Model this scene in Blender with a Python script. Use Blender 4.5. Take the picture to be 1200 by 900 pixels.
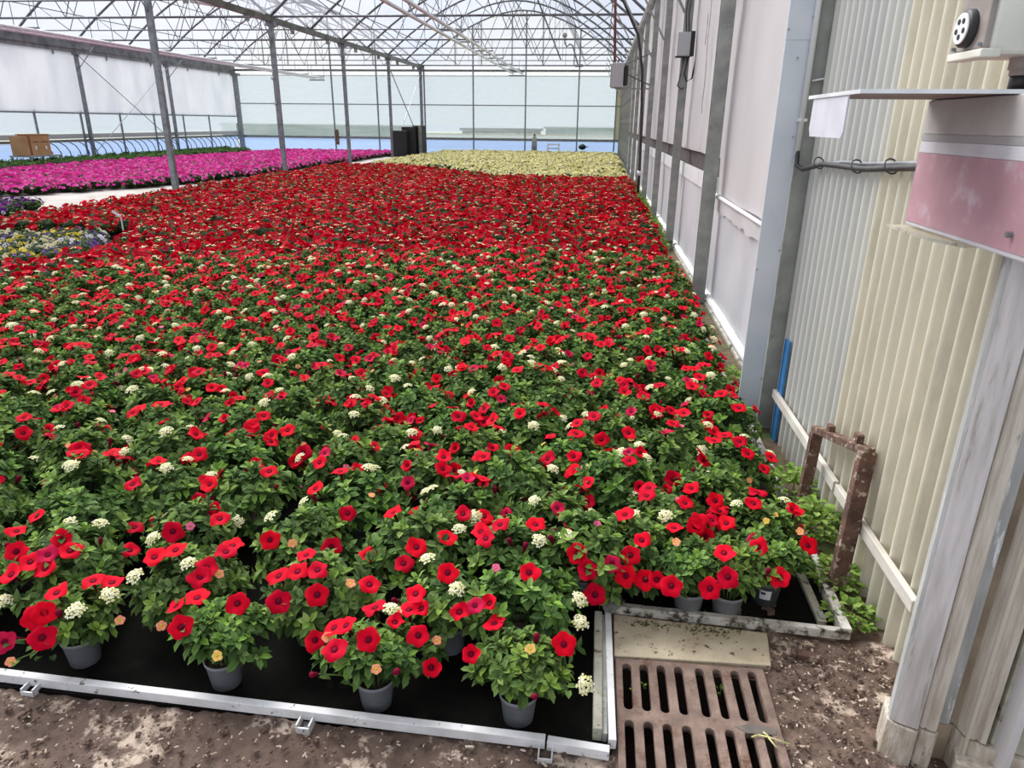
import bpy, math, random
import numpy as np
from mathutils import Vector, Matrix, Euler
for o in list(bpy.data.objects): bpy.data.objects.remove(o)
S = bpy.context.scene
COL = S.collection
R = math.radians
# ---------------------------------------------------------------- camera
F_PX, PITCH, YAW, ROLL, H = 820.66, R(20.445), R(6.587), R(-0.6195), 1.6
cam_d = bpy.data.cameras.new('camera'); cam = bpy.data.objects.new('camera', cam_d); COL.objects.link(cam)
cam_d.sensor_width = 36.0; cam_d.lens = F_PX * 36.0 / 1200.0; cam_d.clip_start = 0.05; cam_d.clip_end = 400
fw = Vector((-math.sin(YAW)*math.cos(PITCH), math.cos(YAW)*math.cos(PITCH), -math.sin(PITCH)))
rt0 = Vector((math.cos(YAW), math.sin(YAW), 0)); dn0 = fw.cross(rt0)
rt = math.cos(ROLL)*rt0 + math.sin(ROLL)*dn0; dn = -math.sin(ROLL)*rt0 + math.cos(ROLL)*dn0
M = Matrix.Identity(4)
for i in range(3): M[i][0], M[i][1], M[i][2] = rt[i], -dn[i], -fw[i]
M.translation = (0, 0, H); cam.matrix_world = M
S.camera = cam
# ---------------------------------------------------------------- sky, sun, exposure
W = bpy.data.worlds.new('overcast_sky'); S.world = W; W.use_nodes = True
nt = W.node_tree; nt.nodes.clear()
wo = nt.nodes.new('ShaderNodeOutputWorld'); bg = nt.nodes.new('ShaderNodeBackground')
tc = nt.nodes.new('ShaderNodeTexCoord'); nz = nt.nodes.new('ShaderNodeTexNoise'); cr = nt.nodes.new('ShaderNodeValToRGB')
nz.inputs['Scale'].default_value = 2.2; nz.inputs['Detail'].default_value = 4
cr.color_ramp.elements[0].position = .35; cr.color_ramp.elements[0].color = (.80, .86, 1.0, 1)
cr.color_ramp.elements[1].position = .68; cr.color_ramp.elements[1].color = (1.0, 1.0, 1.0, 1)
nt.links.new(tc.outputs['Generated'], nz.inputs['Vector']); nt.links.new(nz.outputs['Fac'], cr.inputs['Fac'])
nt.links.new(cr.outputs['Color'], bg.inputs['Color']); nt.links.new(bg.outputs['Background'], wo.inputs['Surface'])
bg.inputs['Strength'].default_value = .66
sun_d = bpy.data.lights.new('sun', 'SUN'); sun = bpy.data.objects.new('sun', sun_d); COL.objects.link(sun)
sun_d.energy = 4.6; sun_d.angle = R(50); sun_d.color = (1, .97, .92); sun.rotation_euler = (R(-30), R(-34), 0)
S.view_settings.view_transform = 'Standard'; S.view_settings.look = 'None'
S.view_settings.gamma = 1; S.view_settings.use_curve_mapping = False
S.view_settings.exposure = 0.5
rng = random.Random(7)
# ---------------------------------------------------------------- materials
def srgb(r, g, b):
    f = lambda c: (c/255/12.92) if c/255 <= .04045 else ((c/255+.055)/1.055)**2.4
    return (f(r), f(g), f(b), 1)
def mat(name, c1, c2=None, rough=.6, metal=0, scale=8, bump=0, bscale=40, stretch=None, lo=.35, hi=.65, c3=None, s3=3, lo3=.55, hi3=.62, transl=0, spec=.5):
    m = bpy.data.materials.new(name); m.use_nodes = True; n = m.node_tree; L = n.links
    b = n.nodes['Principled BSDF']; out = n.nodes['Material Output']
    b.inputs['Roughness'].default_value = rough; b.inputs['Metallic'].default_value = metal
    b.inputs['Specular IOR Level'].default_value = spec
    b.inputs['Base Color'].default_value = c1
    t = n.nodes.new('ShaderNodeTexCoord'); vec = t.outputs['Object']
    if stretch:
        mp = n.nodes.new('ShaderNodeMapping'); mp.inputs['Scale'].default_value = stretch
        L.new(vec, mp.inputs['Vector']); vec = mp.outputs['Vector']
    if c2:
        z = n.nodes.new('ShaderNodeTexNoise'); z.inputs['Scale'].default_value = scale; z.inputs['Detail'].default_value = 6
        L.new(vec, z.inputs['Vector'])
        r = n.nodes.new('ShaderNodeValToRGB'); r.color_ramp.elements[0].position = lo; r.color_ramp.elements[1].position = hi
        r.color_ramp.elements[0].color = c1; r.color_ramp.elements[1].color = c2
        L.new(z.outputs['Fac'], r.inputs['Fac']); col = r.outputs['Color']
        if c3:
            z3 = n.nodes.new('ShaderNodeTexNoise'); z3.inputs['Scale'].default_value = s3; z3.inputs['Detail'].default_value = 8; z3.inputs['Roughness'].default_value = .7
            L.new(vec, z3.inputs['Vector'])
            r3 = n.nodes.new('ShaderNodeValToRGB'); r3.color_ramp.elements[0].position = lo3; r3.color_ramp.elements[1].position = hi3
            r3.color_ramp.elements[0].color = (0, 0, 0, 1); r3.color_ramp.elements[1].color = (1, 1, 1, 1)
            L.new(z3.outputs['Fac'], r3.inputs['Fac'])
            mx = n.nodes.new('ShaderNodeMix'); mx.data_type = 'RGBA'
            L.new(r3.outputs['Color'], mx.inputs['Factor']); L.new(col, mx.inputs['A']); mx.inputs['B'].default_value = c3
            col = mx.outputs['Result']
        L.new(col, b.inputs['Base Color'])
    if bump:
        zb = n.nodes.new('ShaderNodeTexNoise'); zb.inputs['Scale'].default_value = bscale; zb.inputs['Detail'].default_value = 5
        L.new(vec, zb.inputs['Vector'])
        bp = n.nodes.new('ShaderNodeBump'); bp.inputs['Strength'].default_value = bump; bp.inputs['Distance'].default_value = .01
        L.new(zb.outputs['Fac'], bp.inputs['Height']); L.new(bp.outputs['Normal'], b.inputs['Normal'])
    if transl:
        tr = n.nodes.new('ShaderNodeBsdfTranslucent'); ms = n.nodes.new('ShaderNodeMixShader'); ms.inputs['Fac'].default_value = transl
        if c2: L.new(col, tr.inputs['Color'])
        else: tr.inputs['Color'].default_value = c1
        L.new(b.outputs['BSDF'], ms.inputs[1]); L.new(tr.outputs['BSDF'], ms.inputs[2]); L.new(ms.outputs['Shader'], out.inputs['Surface'])
    return m
def film(name, tint, clear, milk, bumpy=0):
    """clear plastic sheet: a share of clear transmission, the rest milky"""
    m = bpy.data.materials.new(name); m.use_nodes = True; n = m.node_tree; n.nodes.clear(); L = n.links
    out = n.nodes.new('ShaderNodeOutputMaterial'); ta = n.nodes.new('ShaderNodeBsdfTransparent'); ta.inputs['Color'].default_value = tint
    tr = n.nodes.new('ShaderNodeBsdfTranslucent'); tr.inputs['Color'].default_value = milk
    df = n.nodes.new('ShaderNodeBsdfDiffuse'); df.inputs['Color'].default_value = milk
    m1 = n.nodes.new('ShaderNodeMixShader'); m1.inputs['Fac'].default_value = .35
    m2 = n.nodes.new('ShaderNodeMixShader')
    L.new(tr.outputs[0], m1.inputs[1]); L.new(df.outputs[0], m1.inputs[2])
    L.new(m1.outputs[0], m2.inputs[1]); L.new(ta.outputs[0], m2.inputs[2]); L.new(m2.outputs[0], out.inputs['Surface'])
    t = n.nodes.new('ShaderNodeTexCoord'); z = n.nodes.new('ShaderNodeTexNoise'); z.inputs['Scale'].default_value = 1.3; z.inputs['Detail'].default_value = 5
    mp = n.nodes.new('ShaderNodeMapping'); mp.inputs['Scale'].default_value = (.35, .35, 4.0)
    L.new(t.outputs['Object'], mp.inputs['Vector']); L.new(mp.outputs['Vector'], z.inputs['Vector'])
    mr = n.nodes.new('ShaderNodeMapRange'); mr.inputs['To Min'].default_value = max(0, clear-.14); mr.inputs['To Max'].default_value = min(1, clear+.14)
    L.new(z.outputs['Fac'], mr.inputs['Value']); L.new(mr.outputs['Result'], m2.inputs['Fac'])
    return m
MT = {}
MT['steel'] = mat('galvanised_steel', srgb(112, 116, 120), srgb(142, 146, 150), .5, .55, 9)
MT['steel_dark'] = mat('dirty_galvanised_steel', srgb(134, 138, 134), srgb(164, 166, 160), .6, .1, 7, .2, 30, c3=srgb(104, 98, 86), s3=5, lo3=.58, hi3=.7)
MT['truss'] = mat('roof_steel', srgb(96, 98, 102), srgb(120, 122, 126), .5, .5, 6)
MT['gutter'] = mat('gutter_steel', srgb(92, 94, 96), srgb(130, 132, 134), .5, .5, 3)
MT['alu'] = mat('pale_aluminium', srgb(205, 207, 210), srgb(228, 229, 231), .4, .2, 9)
MT['flashing'] = mat('blue_grey_flashing', srgb(190, 198, 210), srgb(206, 212, 222), .45, .15, 3, .05, 12)
MT['white_paint'] = mat('worn_white_paint', srgb(236, 236, 238), srgb(214, 214, 214), .5, 0, 14, .12, 60, c3=srgb(92, 86, 72), s3=26, lo3=.60, hi3=.66)
MT['dirty_paint'] = mat('dirty_white_rail', srgb(208, 206, 200), srgb(172, 168, 156), .7, 0, 16, .3, 70, c3=srgb(66, 58, 46), s3=18, lo3=.5, hi3=.6)
MT['pale_board'] = mat('lichened_pale_board', srgb(186, 184, 170), srgb(152, 148, 132), .8, 0, 12, .3, 60, c3=srgb(84, 78, 62), s3=22, lo3=.56, hi3=.64)
MT['soil'] = mat('brown_soil', srgb(80, 64, 55), srgb(110, 91, 80), .9, 0, 14, .6, 90, c3=srgb(186, 168, 152), s3=5.5, lo3=.54, hi3=.60)
MT['clod'] = mat('soil_crumb', srgb(76, 60, 51), srgb(110, 90, 78), .95, 0, 40, .5, 120)
MT['chip'] = mat('pale_bark_chip', srgb(158, 138, 120), srgb(198, 184, 168), .9, 0, 30)
MT['straw'] = mat('straw', srgb(190, 186, 130), None, .8)
MT['concrete'] = mat('pale_concrete', srgb(196, 184, 160), srgb(176, 160, 136), .9, 0, 9, .35, 120, c3=srgb(84, 70, 56), s3=38, lo3=.57, hi3=.63)
MT['path'] = mat('pale_path_concrete', srgb(190, 184, 178), srgb(166, 160, 154), .9, 0, 1.2, .15, 30, c3=srgb(140, 132, 122), s3=2.2, lo3=.58, hi3=.66)
MT['fabric'] = mat('black_ground_fabric', srgb(9,9,8), srgb(17,16,13), .85, 0, 18, .25, 160, c3=srgb(34,35,20), s3=9, lo3=.6, hi3=.72, spec=.1)
MT['rust_grate'] = mat('rusty_cast_iron', srgb(104, 86, 78), srgb(138, 117, 106), .8, .15, 18, .35, 110, c3=srgb(92, 58, 42), s3=12, lo3=.55, hi3=.68)
MT['rust'] = mat('flaking_rust', srgb(76, 54, 46), srgb(112, 84, 72), .9, .1, 16, .6, 120, c3=srgb(176, 164, 148), s3=30, lo3=.55, hi3=.62)
MT['pit'] = mat('dark_pit_wall', srgb(40, 32, 28), srgb(64, 50, 42), .9, 0, 10, .3, 60)
MT['pot'] = mat('grey_plastic_pot', srgb(118, 122, 128), srgb(128, 132, 138), .45, 0, 20)
MT['pot_dark'] = mat('dark_grey_plastic_pot', srgb(80, 84, 90), srgb(92, 96, 102), .45, 0, 20)
MT['peat'] = mat('peat', srgb(40, 30, 24), srgb(66, 50, 40), .95, 0, 60, .6, 160)
MT['label'] = mat('white_label', srgb(226, 226, 230), None, .5)
MT['ink'] = mat('dark_print', srgb(52, 54, 62), None, .6)
MT['grp'] = mat('cream_corrugated_sheet', srgb(208, 203, 186), srgb(222, 216, 196), .45, 0, 2.2, .05, 60, stretch=(1, 1, .35), c3=srgb(176, 170, 154), s3=1.5, lo3=.55, hi3=.75, transl=.12)
MT['grp_grey'] = mat('grey_corrugated_sheet', srgb(192, 193, 190), srgb(208, 208, 200), .45, 0, 2.2, .05, 60, stretch=(1, 1, .35), transl=.1)
MT['timber'] = mat('weathered_white_batten', srgb(206, 202, 194), srgb(178, 172, 162), .8, 0, 12, .25, 50, stretch=(1, .3, 1))
MT['jamb'] = mat('weathered_painted_jamb', srgb(204, 198, 196), srgb(178, 172, 168), .7, 0, 6, .35, 34, stretch=(9, 9, .8), c3=srgb(120, 104, 88), s3=3, lo3=.6, hi3=.75)
MT['jamb_blue'] = mat('blue_grey_weathered_paint', srgb(176, 176, 175), srgb(152, 153, 151), .7, 0, 8, .3, 40, stretch=(6, 6, .8), c3=srgb(226, 230, 232), s3=5, lo3=.6, hi3=.66)
MT['jamb_warm'] = mat('warm_weathered_paint', srgb(204, 196, 184), srgb(178, 168, 154), .75, 0, 7, .35, 36, stretch=(8, 8, .9), c3=srgb(110, 96, 80), s3=9, lo3=.64, hi3=.7)
MT['jamb_brown'] = mat('brown_stained_groove', srgb(132, 116, 98), srgb(160, 146, 126), .85, 0, 5, .3, 30, c3=srgb(70, 56, 44), s3=7, lo3=.6, hi3=.68)
MT['jamb_low'] = mat('weathered_jamb_foot', srgb(200, 192, 180), srgb(164, 152, 134), .8, 0, 9, .4, 40, stretch=(6, 6, 1.2), c3=srgb(84, 70, 56), s3=8, lo3=.58, hi3=.68)
MT['blue'] = mat('blue_plastic', srgb(30, 100, 160), srgb(60, 126, 180), .5, 0, 10)
MT['black'] = mat('black_plastic', srgb(28, 29, 31), None, .5)
MT['cable'] = mat('black_cable', srgb(40, 40, 42), srgb(66, 66, 68), .45, 0, 20)
MT['conduit'] = mat('white_conduit', srgb(222, 224, 226), None, .4)
MT['grey_box'] = mat('grey_enamel', srgb(176, 178, 180), None, .5)
MT['box_white'] = mat('off_white_enamel', srgb(214, 214, 204), srgb(198, 198, 186), .5, 0, 8)
MT['socket_grey'] = mat('dusty_grey_cover', srgb(128, 120, 114), srgb(160, 152, 146), .6, 0, 14)
MT['grate_stain'] = mat('dark_stain', srgb(84, 78, 74), srgb(104, 96, 90), .7, 0, 20)
MT['ledge'] = mat('dusty_red_ledge', srgb(150, 132, 126), srgb(126, 96, 90), .6, 0, 7)
MT['tag'] = mat('white_tag', srgb(200, 200, 208), srgb(188, 188, 197), .5, 0, 14)
MT['cardboard'] = mat('cardboard', srgb(176, 134, 92), srgb(188, 146, 104), .9, 0, 3)
MT['tape'] = mat('dark_print_tape', srgb(96, 72, 48), None, .7)
MT['red_pole'] = mat('dull_red_pole', srgb(120, 70, 74), None, .5)
MT['moss'] = mat('moss', srgb(70, 92, 40), srgb(110, 128, 58), .95, 0, 60, .6, 120)
MT['gravel'] = mat('damp_gravel', srgb(82, 66, 50), srgb(112, 96, 78), .95, 0, 20, .5, 80, c3=srgb(86, 104, 52), s3=5, lo3=.5, hi3=.62)
MT['field'] = mat('outside_ground', srgb(150, 158, 130), srgb(176, 176, 160), .95, 0, .3)
MT['shed'] = mat('grey_green_shed', srgb(120, 146, 136), srgb(140, 160, 152), .8, 0, 1)
MT['shed_dark'] = mat('dark_grey_shed', srgb(70, 74, 78), None, .8)
MT['film_white'] = mat('white_wall_film', srgb(230, 227, 228), srgb(216, 213, 214), .4, 0, 1.2, .06, 20, stretch=(1, 1, .4), transl=.4)
MT['film_roll'] = mat('backlit_roll_film', srgb(238, 240, 242), srgb(226, 229, 233), .4, 0, 1.2, .06, 20, stretch=(1, 1, .4), transl=.62)
MT['film_low'] = mat('cloudy_low_film', srgb(214, 215, 220), srgb(228, 228, 232), .4, 0, 2.4, .1, 14, stretch=(1, 1, .5), transl=.4)
MT['blackout'] = mat('dark_gap_netting', srgb(52, 44, 42), srgb(70, 60, 58), .8, 0, 6)
MT['roof_film'] = film('clear_roof_film', (.97, .98, 1, 1), .85, (.84, .88, .96, 1))
MT['gable_film'] = film('hazy_gable_film', (.86, .91, .93, 1), .5, (.69, .73, .76, 1))
MT['gable_clear'] = film('clearer_gable_film', (.88, .92, .93, 1), .82, (.72, .76, .79, 1))
MT['gable_film_top'] = film('bright_gable_film', (1, 1, .98, 1), .75, (.9, .9, .87, 1))
MT['blue_film'] = film('blue_tinted_film', (.66, .77, .95, 1), .45, (.62, .72, .90, 1))
MT['cream_panel'] = mat('cream_wall_panel', srgb(226, 224, 204), srgb(214, 210, 188), .6, 0, 2, transl=.3)
def pink_box():
    m = bpy.data.materials.new('faded_pink_paint'); m.use_nodes = True; n = m.node_tree; L = n.links; b = n.nodes['Principled BSDF']
    t = n.nodes.new('ShaderNodeTexCoord'); z = n.nodes.new('ShaderNodeTexNoise'); z.inputs['Scale'].default_value = 14; z.inputs['Detail'].default_value = 8
    L.new(t.outputs['Object'], z.inputs['Vector'])
    r = n.nodes.new('ShaderNodeValToRGB'); e = r.color_ramp.elements
    e[0].position = .26; e[0].color = srgb(196, 178, 188); e[1].position = .44; e[1].color = srgb(176, 136, 146)
    e.new(.72).color = srgb(168, 130, 138)
    L.new(z.outputs['Fac'], r.inputs['Fac']); L.new(r.outputs['Color'], b.inputs['Base Color']); b.inputs['Roughness'].default_value = .55
    return m
MT['pink'] = pink_box()
MT['pale_band'] = mat('pale_band', srgb(206, 204, 210), srgb(190, 188, 194), .55, 0, 12)
MT['grey_band'] = mat('grey_band', srgb(184, 180, 176), srgb(170, 166, 162), .55, 0, 12, c3=srgb(90, 84, 80), s3=30, lo3=.66, hi3=.7)
MT['grey_stripe'] = mat('grey_stripe', srgb(158, 156, 156), None, .55)
MT['clear_lip'] = film('clear_plastic_lip', (.95, .93, .88, 1), .5, (.86, .82, .74, 1))
def plant_mat():
    m = bpy.data.materials.new('plant_matter'); m.use_nodes = True; n = m.node_tree; L = n.links
    b = n.nodes['Principled BSDF']; out = n.nodes['Material Output']
    a = n.nodes.new('ShaderNodeAttribute'); a.attribute_name = 'Col'
    L.new(a.outputs['Color'], b.inputs['Base Color']); b.inputs['Roughness'].default_value = .7; b.inputs['Specular IOR Level'].default_value = .07
    tr = n.nodes.new('ShaderNodeBsdfTranslucent'); L.new(a.outputs['Color'], tr.inputs['Color'])
    ms = n.nodes.new('ShaderNodeMixShader'); ms.inputs['Fac'].default_value = .22
    L.new(b.outputs['BSDF'], ms.inputs[1]); L.new(tr.outputs['BSDF'], ms.inputs[2]); L.new(ms.outputs['Shader'], out.inputs['Surface'])
    return m
MT['plant'] = plant_mat()
# ---------------------------------------------------------------- mesh helpers
class MB:
    def __init__(s): s.v, s.f, s.c = [], [], []
    def add(s, vs, fs, col=None):
        k = len(s.v); s.v += [tuple(p) for p in vs]; s.f += [tuple(i+k for i in f) for f in fs]
        if col is not None: s.c += (list(col) if isinstance(col, list) else [col]*len(vs))
    def box(s, x0, x1, y0, y1, z0, z1):
        s.add([(x0,y0,z0),(x1,y0,z0),(x1,y1,z0),(x0,y1,z0),(x0,y0,z1),(x1,y0,z1),(x1,y1,z1),(x0,y1,z1)],
              [(0,3,2,1),(4,5,6,7),(0,1,5,4),(1,2,6,5),(2,3,7,6),(3,0,4,7)]); return s
    def beam(s, p, q, w, h, up=(0,0,1)):
        p, q = Vector(p), Vector(q); d = (q-p).normalized(); u = Vector(up)
        sd = d.cross(u)
        if sd.length < 1e-4: sd = d.cross(Vector((1,0,0)))
        sd.normalize(); u = sd.cross(d); a, b = sd*(w/2), u*(h/2)
        s.add([p-a-b,p+a-b,p+a+b,p-a+b,q-a-b,q+a-b,q+a+b,q-a+b],
              [(0,1,2,3),(7,6,5,4),(0,4,5,1),(1,5,6,2),(2,6,7,3),(3,7,4,0)]); return s
    def tube(s, pts, r, n=8, cap=True):
        pts = [Vector(p) for p in pts]; k = len(s.v); m = len(pts); ref = None
        for i, p in enumerate(pts):
            d = (pts[min(i+1, m-1)] - pts[max(i-1, 0)]).normalized()
            if ref is None: ref = Vector((0,0,1)) if abs(d.z) < .9 else Vector((1,0,0))
            a = d.cross(ref).normalized(); b = a.cross(d); ref = b
            rr = r[i] if isinstance(r, (list, tuple)) else r
            for j in range(n):
                t = 2*math.pi*j/n; s.v.append(tuple(p + a*(rr*math.cos(t)) + b*(rr*math.sin(t))))
        for i in range(m-1):
            for j in range(n):
                s.f.append((k+i*n+j, k+i*n+(j+1)%n, k+(i+1)*n+(j+1)%n, k+(i+1)*n+j))
        if cap:
            s.f.append(tuple(k+j for j in range(n))[::-1]); s.f.append(tuple(k+(m-1)*n+j for j in range(n)))
        return s
    def lathe(s, prof, n=24, c=(0,0,0)):
        k = len(s.v)
        for r, z in prof:
            for j in range(n):
                t = 2*math.pi*j/n; s.v.append((c[0]+r*math.cos(t), c[1]+r*math.sin(t), c[2]+z))
        for i in range(len(prof)-1):
            for j in range(n):
                s.f.append((k+i*n+j, k+i*n+(j+1)%n, k+(i+1)*n+(j+1)%n, k+(i+1)*n+j))
        return s
    def prism(s, poly, z0, z1):
        n = len(poly); k = len(s.v)
        s.v += [(x, y, z0) for x, y in poly] + [(x, y, z1) for x, y in poly]
        s.f += [tuple(k+i for i in range(n))[::-1], tuple(k+n+i for i in range(n))]
        s.f += [(k+i, k+(i+1)%n, k+n+(i+1)%n, k+n+i) for i in range(n)]; return s
    def mesh(s, name, m, smooth=False):
        me = bpy.data.meshes.new(name); me.from_pydata(s.v, [], s.f)
        if s.c:
            ca = me.color_attributes.new('Col', 'FLOAT_COLOR', 'POINT'); ca.data.foreach_set('color', np.array([(*c[:3], 1) for c in s.c], 'f').ravel())
        for x in (m if isinstance(m, list) else [m]): me.materials.append(x)
        if smooth: me.polygons.foreach_set('use_smooth', [True]*len(me.polygons))
        me.update(); return me
    def build(s, name, m, parent=None, smooth=False, bevel=0):
        o = bpy.data.objects.new(name, s.mesh(name, m, smooth)); COL.objects.link(o); o.parent = parent
        if bevel:
            bv = o.modifiers.new('bevel', 'BEVEL'); bv.width = bevel; bv.segments = 2; bv.limit_method = 'ANGLE'
        return o
def inst(name, me, parent=None, mw=None):
    o = bpy.data.objects.new(name, me); COL.objects.link(o); o.parent = parent
    if mw is not None: o.matrix_basis = mw
    return o
def tag(o, label, cat, group=None):
    o['label'] = label; o['category'] = cat
    if group: o['group'] = group
    return o
def thing(name, label, cat, loc=(0,0,0), group=None, rz=0):
    o = bpy.data.objects.new(name, None); COL.objects.link(o); o.location = loc; o.rotation_euler = (0,0,rz); o.empty_display_size = .1
    return tag(o, label, cat, group)
def struct(name, label=None, loc=(0,0,0)):
    o = bpy.data.objects.new(name, None); COL.objects.link(o); o.location = loc; o['kind'] = 'structure'
    if label: o['label'] = label
    return o
def kind(o, k='structure', label=None):
    o['kind'] = k
    if label: o['label'] = label
    return o
def big_mesh(name, V, T, C, m):
    me = bpy.data.meshes.new(name); nv, nf = len(V), len(T)
    me.vertices.add(nv); me.vertices.foreach_set('co', np.ascontiguousarray(V, 'f').ravel())
    me.loops.add(nf*3); me.loops.foreach_set('vertex_index', np.ascontiguousarray(T, 'i').ravel())
    me.polygons.add(nf); me.polygons.foreach_set('loop_start', np.arange(0, nf*3, 3, dtype='i'))
    me.update(calc_edges=True)
    ca = me.color_attributes.new('Col', 'FLOAT_COLOR', 'POINT')
    ca.data.foreach_set('color', np.concatenate([C, np.ones((nv,1))], 1).astype('f').ravel())
    me.materials.append(m); return me
def noise2(x, y, s=1.0):
    from mathutils import noise
    return noise.noise(Vector((x*s, y*s, 3.7)))
# ================================================================ SETTING
XR, XG, XL, YB = 1.16, -9.80, -20.5, 40.5      # right wall, gutter line, left wall, back wall
ZG, RISE = 4.45, 2.6
# ---- ground
g = MB(); g.box(-80, 60, 41, 160, -.35, -.30); kind(g.build('ground', MT['field']))
fl = MB(); fl.box(-22, -9.45, -3, 40.6, -.08, -.005); kind(fl.build('floor', MT['path']))
fb = MB(); fb.box(-9.45, .9, 2.06, 40.6, -.08, 0); fb.box(-9.45, .115, 1.46, 2.06, -.08, 0); kind(fb.build('floor', MT['fabric']))
gs = MB(); gs.box(.9, 2.2, 2.1, 40.6, -.08, -.003); kind(gs.build('floor', MT['gravel']))
PX0, PX1, PY0, PY1 = .15, .574, 1.10, 1.80      # drain pit
def soil_patch():
    m = MB(); st = .0125; nx, ny = int(4.6/st)+1, int(1.56/st)+1; x0, y0 = -3.2, .62
    from mathutils import noise
    for j in range(ny):
        for i in range(nx):
            x, y = x0+i*st, y0+j*st
            z = .010*noise.noise(Vector((x*4, y*4, 0))) + .010*noise.noise(Vector((x*17, y*17, 5))) + .008*noise.noise(Vector((x*45, y*45, 9))) - .008
            if PX0-.04 < x < PX1+.04 and PY0-.04 < y < 2.03: z = min(z, -.014)
            m.v.append((x, y, z))
    for j in range(ny-1):
        for i in range(nx-1):
            x, y = x0+(i+.5)*st, y0+(j+.5)*st
            if PX0 < x < PX1 and PY0 < y < PY1: continue
            if x < .10 and y > 1.49: continue
            k = j*nx+i; m.f.append((k, k+1, k+1+nx, k+nx))
    return m
kind(soil_patch().build('floor', MT['soil'], smooth=True), 'structure', 'bare brown soil with pale dusty patches')
# drain pit
p = MB(); z = -.32
p.add([(PX0,PY0,z),(PX1,PY0,z),(PX1,PY1,z),(PX0,PY1,z),(PX0,PY0,-.01),(PX1,PY0,-.01),(PX1,PY1,-.01),(PX0,PY1,-.01)], [(0,1,2,3),(0,4,5,1),(1,5,6,2),(2,6,7,3),(3,7,4,0)])
kind(p.build('floor_pit', MT['pit']))
cs = MB(); cs.prism([(.128,1.825),(.62,1.845),(.64,2.0),(.13,2.03)], -.03, .006)
kind(cs.build('floor_slab', MT['concrete'], bevel=.004), 'structure', 'speckled pale concrete slab behind the drain grate')
ms = MB(); ms.box(.9, 1.02, 2.5, 2.52, -.01, -.004)
# ---- arch helpers
def arch_z(t): return ZG + RISE*(1-abs(t)**1.8)
BAYS = [((XG+XR)/2, (XR-XG)/2), ((XL+XG)/2, (XG-XL)/2)]
TY = [15.9+3.05*k for k in range(8)] + [YB-.15]
# ---- roof film panels (one sheet per truss bay would not show; one per span)
ceil = struct('ceiling')
for cx, a in BAYS:
    NS = 28; ys = [-5, 3, 9.8, 12.85] + TY[:-1] + [YB]
    for y0, y1 in zip(ys[:-1], ys[1:]):
        m = MB()
        for y in (y0, y1-.01):
            for i in range(NS+1):
                t = -1+2*i/NS; m.v.append((cx+a*t, y, arch_z(t)+.05))
        m.f = [(i, i+1, NS+2+i, NS+1+i) for i in range(NS)]
        m.build('film_sheet', MT['roof_film'], ceil, True)
# ---- trusses
def truss(cx, a, y, k=0):
    t = struct('roof_beam', 'arched steel roof truss with zigzag web', (cx, y, 0))
    N = 20; P = lambda u: (a*u, 0, arch_z(u))
    MB().tube([P(-1+2*i/N) for i in range(N+1)], .042, 6).build('arch', MT['truss'], t, True)
    MB().tube([(-a, 0, ZG), (a, 0, ZG)], .034 if k % 2 == 0 else .021, 6).build('tie_bar', MT['truss'], t, True)
    tops = [-.82, -.42, 0, .42, .82]; bots = [-.62, -.21, .21, .62]
    for i, b in enumerate(bots):
        B = (a*b, 0, ZG)
        for u in (tops[i], tops[i+1]): MB().tube([B, P(u)], .014, 5).build('web_strut', MT['truss'], t, True)
    for u in (-.42, .42): MB().tube([(a*u, 0, ZG), P(u)], .009, 5).build('hanger_rod', MT['truss'], t, True)
    return t
for cx, a in BAYS:
    for k, y in enumerate(TY): truss(cx, a, y, k)
    for u in (-.82, -.55, -.28, 0, .28, .55, .82):
        m = MB(); m.tube([(cx+a*u, 8, arch_z(u)-.045), (cx+a*u, YB, arch_z(u)-.045)], .017 if u else .026, 6)
        kind(m.build('purlin_beam', MT['truss'], smooth=True))
    # wind braces between trusses near the gable, in the plane of the roof
    for s in (-1, 1):
        for y0, y1, u0, u1 in ((28.1, 34.2, .10, .5), (34.2, 40.3, .5, .85), (28.1, 34.2, .5, .1), (22, 28.1, .42, .9)):
            kind(MB().tube([(cx+s*a*u0, y0, arch_z(u0)-.1), (cx+s*a*u1, y1, arch_z(u1)-.1)], .014, 5).build('brace_beam', MT['truss'], smooth=True))
for p, q, r in (((-3.0, 28.1, 6.9), (-2.1, 37.2, ZG+.05), .035),):
    kind(MB().tube([p, q], r, 6).build('brace_beam', MT['truss'], smooth=True), 'structure', 'thick sloping brace under the roof ridge')
# ---- gutters
for x, nm in ((XG, 'centre'), (XL, 'far'), (XR, 'near')):
    gt = struct('gutter_beam', None, (x, 0, -.3 if x == XL else 0))
    m = MB(); w = .13
    m.prism([(-w,ZG-.02),(-w*.55,ZG-.15),(w*.55,ZG-.15),(w,ZG-.02),(w*.9,ZG-.02),(w*.5,ZG-.13),(-w*.5,ZG-.13),(-w*.9,ZG-.02)], 0, 1)
    m.v = [(a, 6+(YB-6)*c, b) for a, b, c in m.v]; m.build('trough', MT['gutter'], gt)
    if x == XL:
        MB().box(-.05, .10, 6, YB, ZG-.16, ZG+.30).build('fascia', MT['gutter'], gt); MB().box(.0, .16, 6, YB, ZG+.30, ZG+.36).build('fascia_cap', MT['alu'], gt)
    for k in range(11):
        y = 8.3+3.05*k
        if y > YB: break
        MB().box(-.06, .06, y-.03, y+.03, ZG-.30, ZG-.15).build('bracket', MT['steel_dark'], gt)
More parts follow.
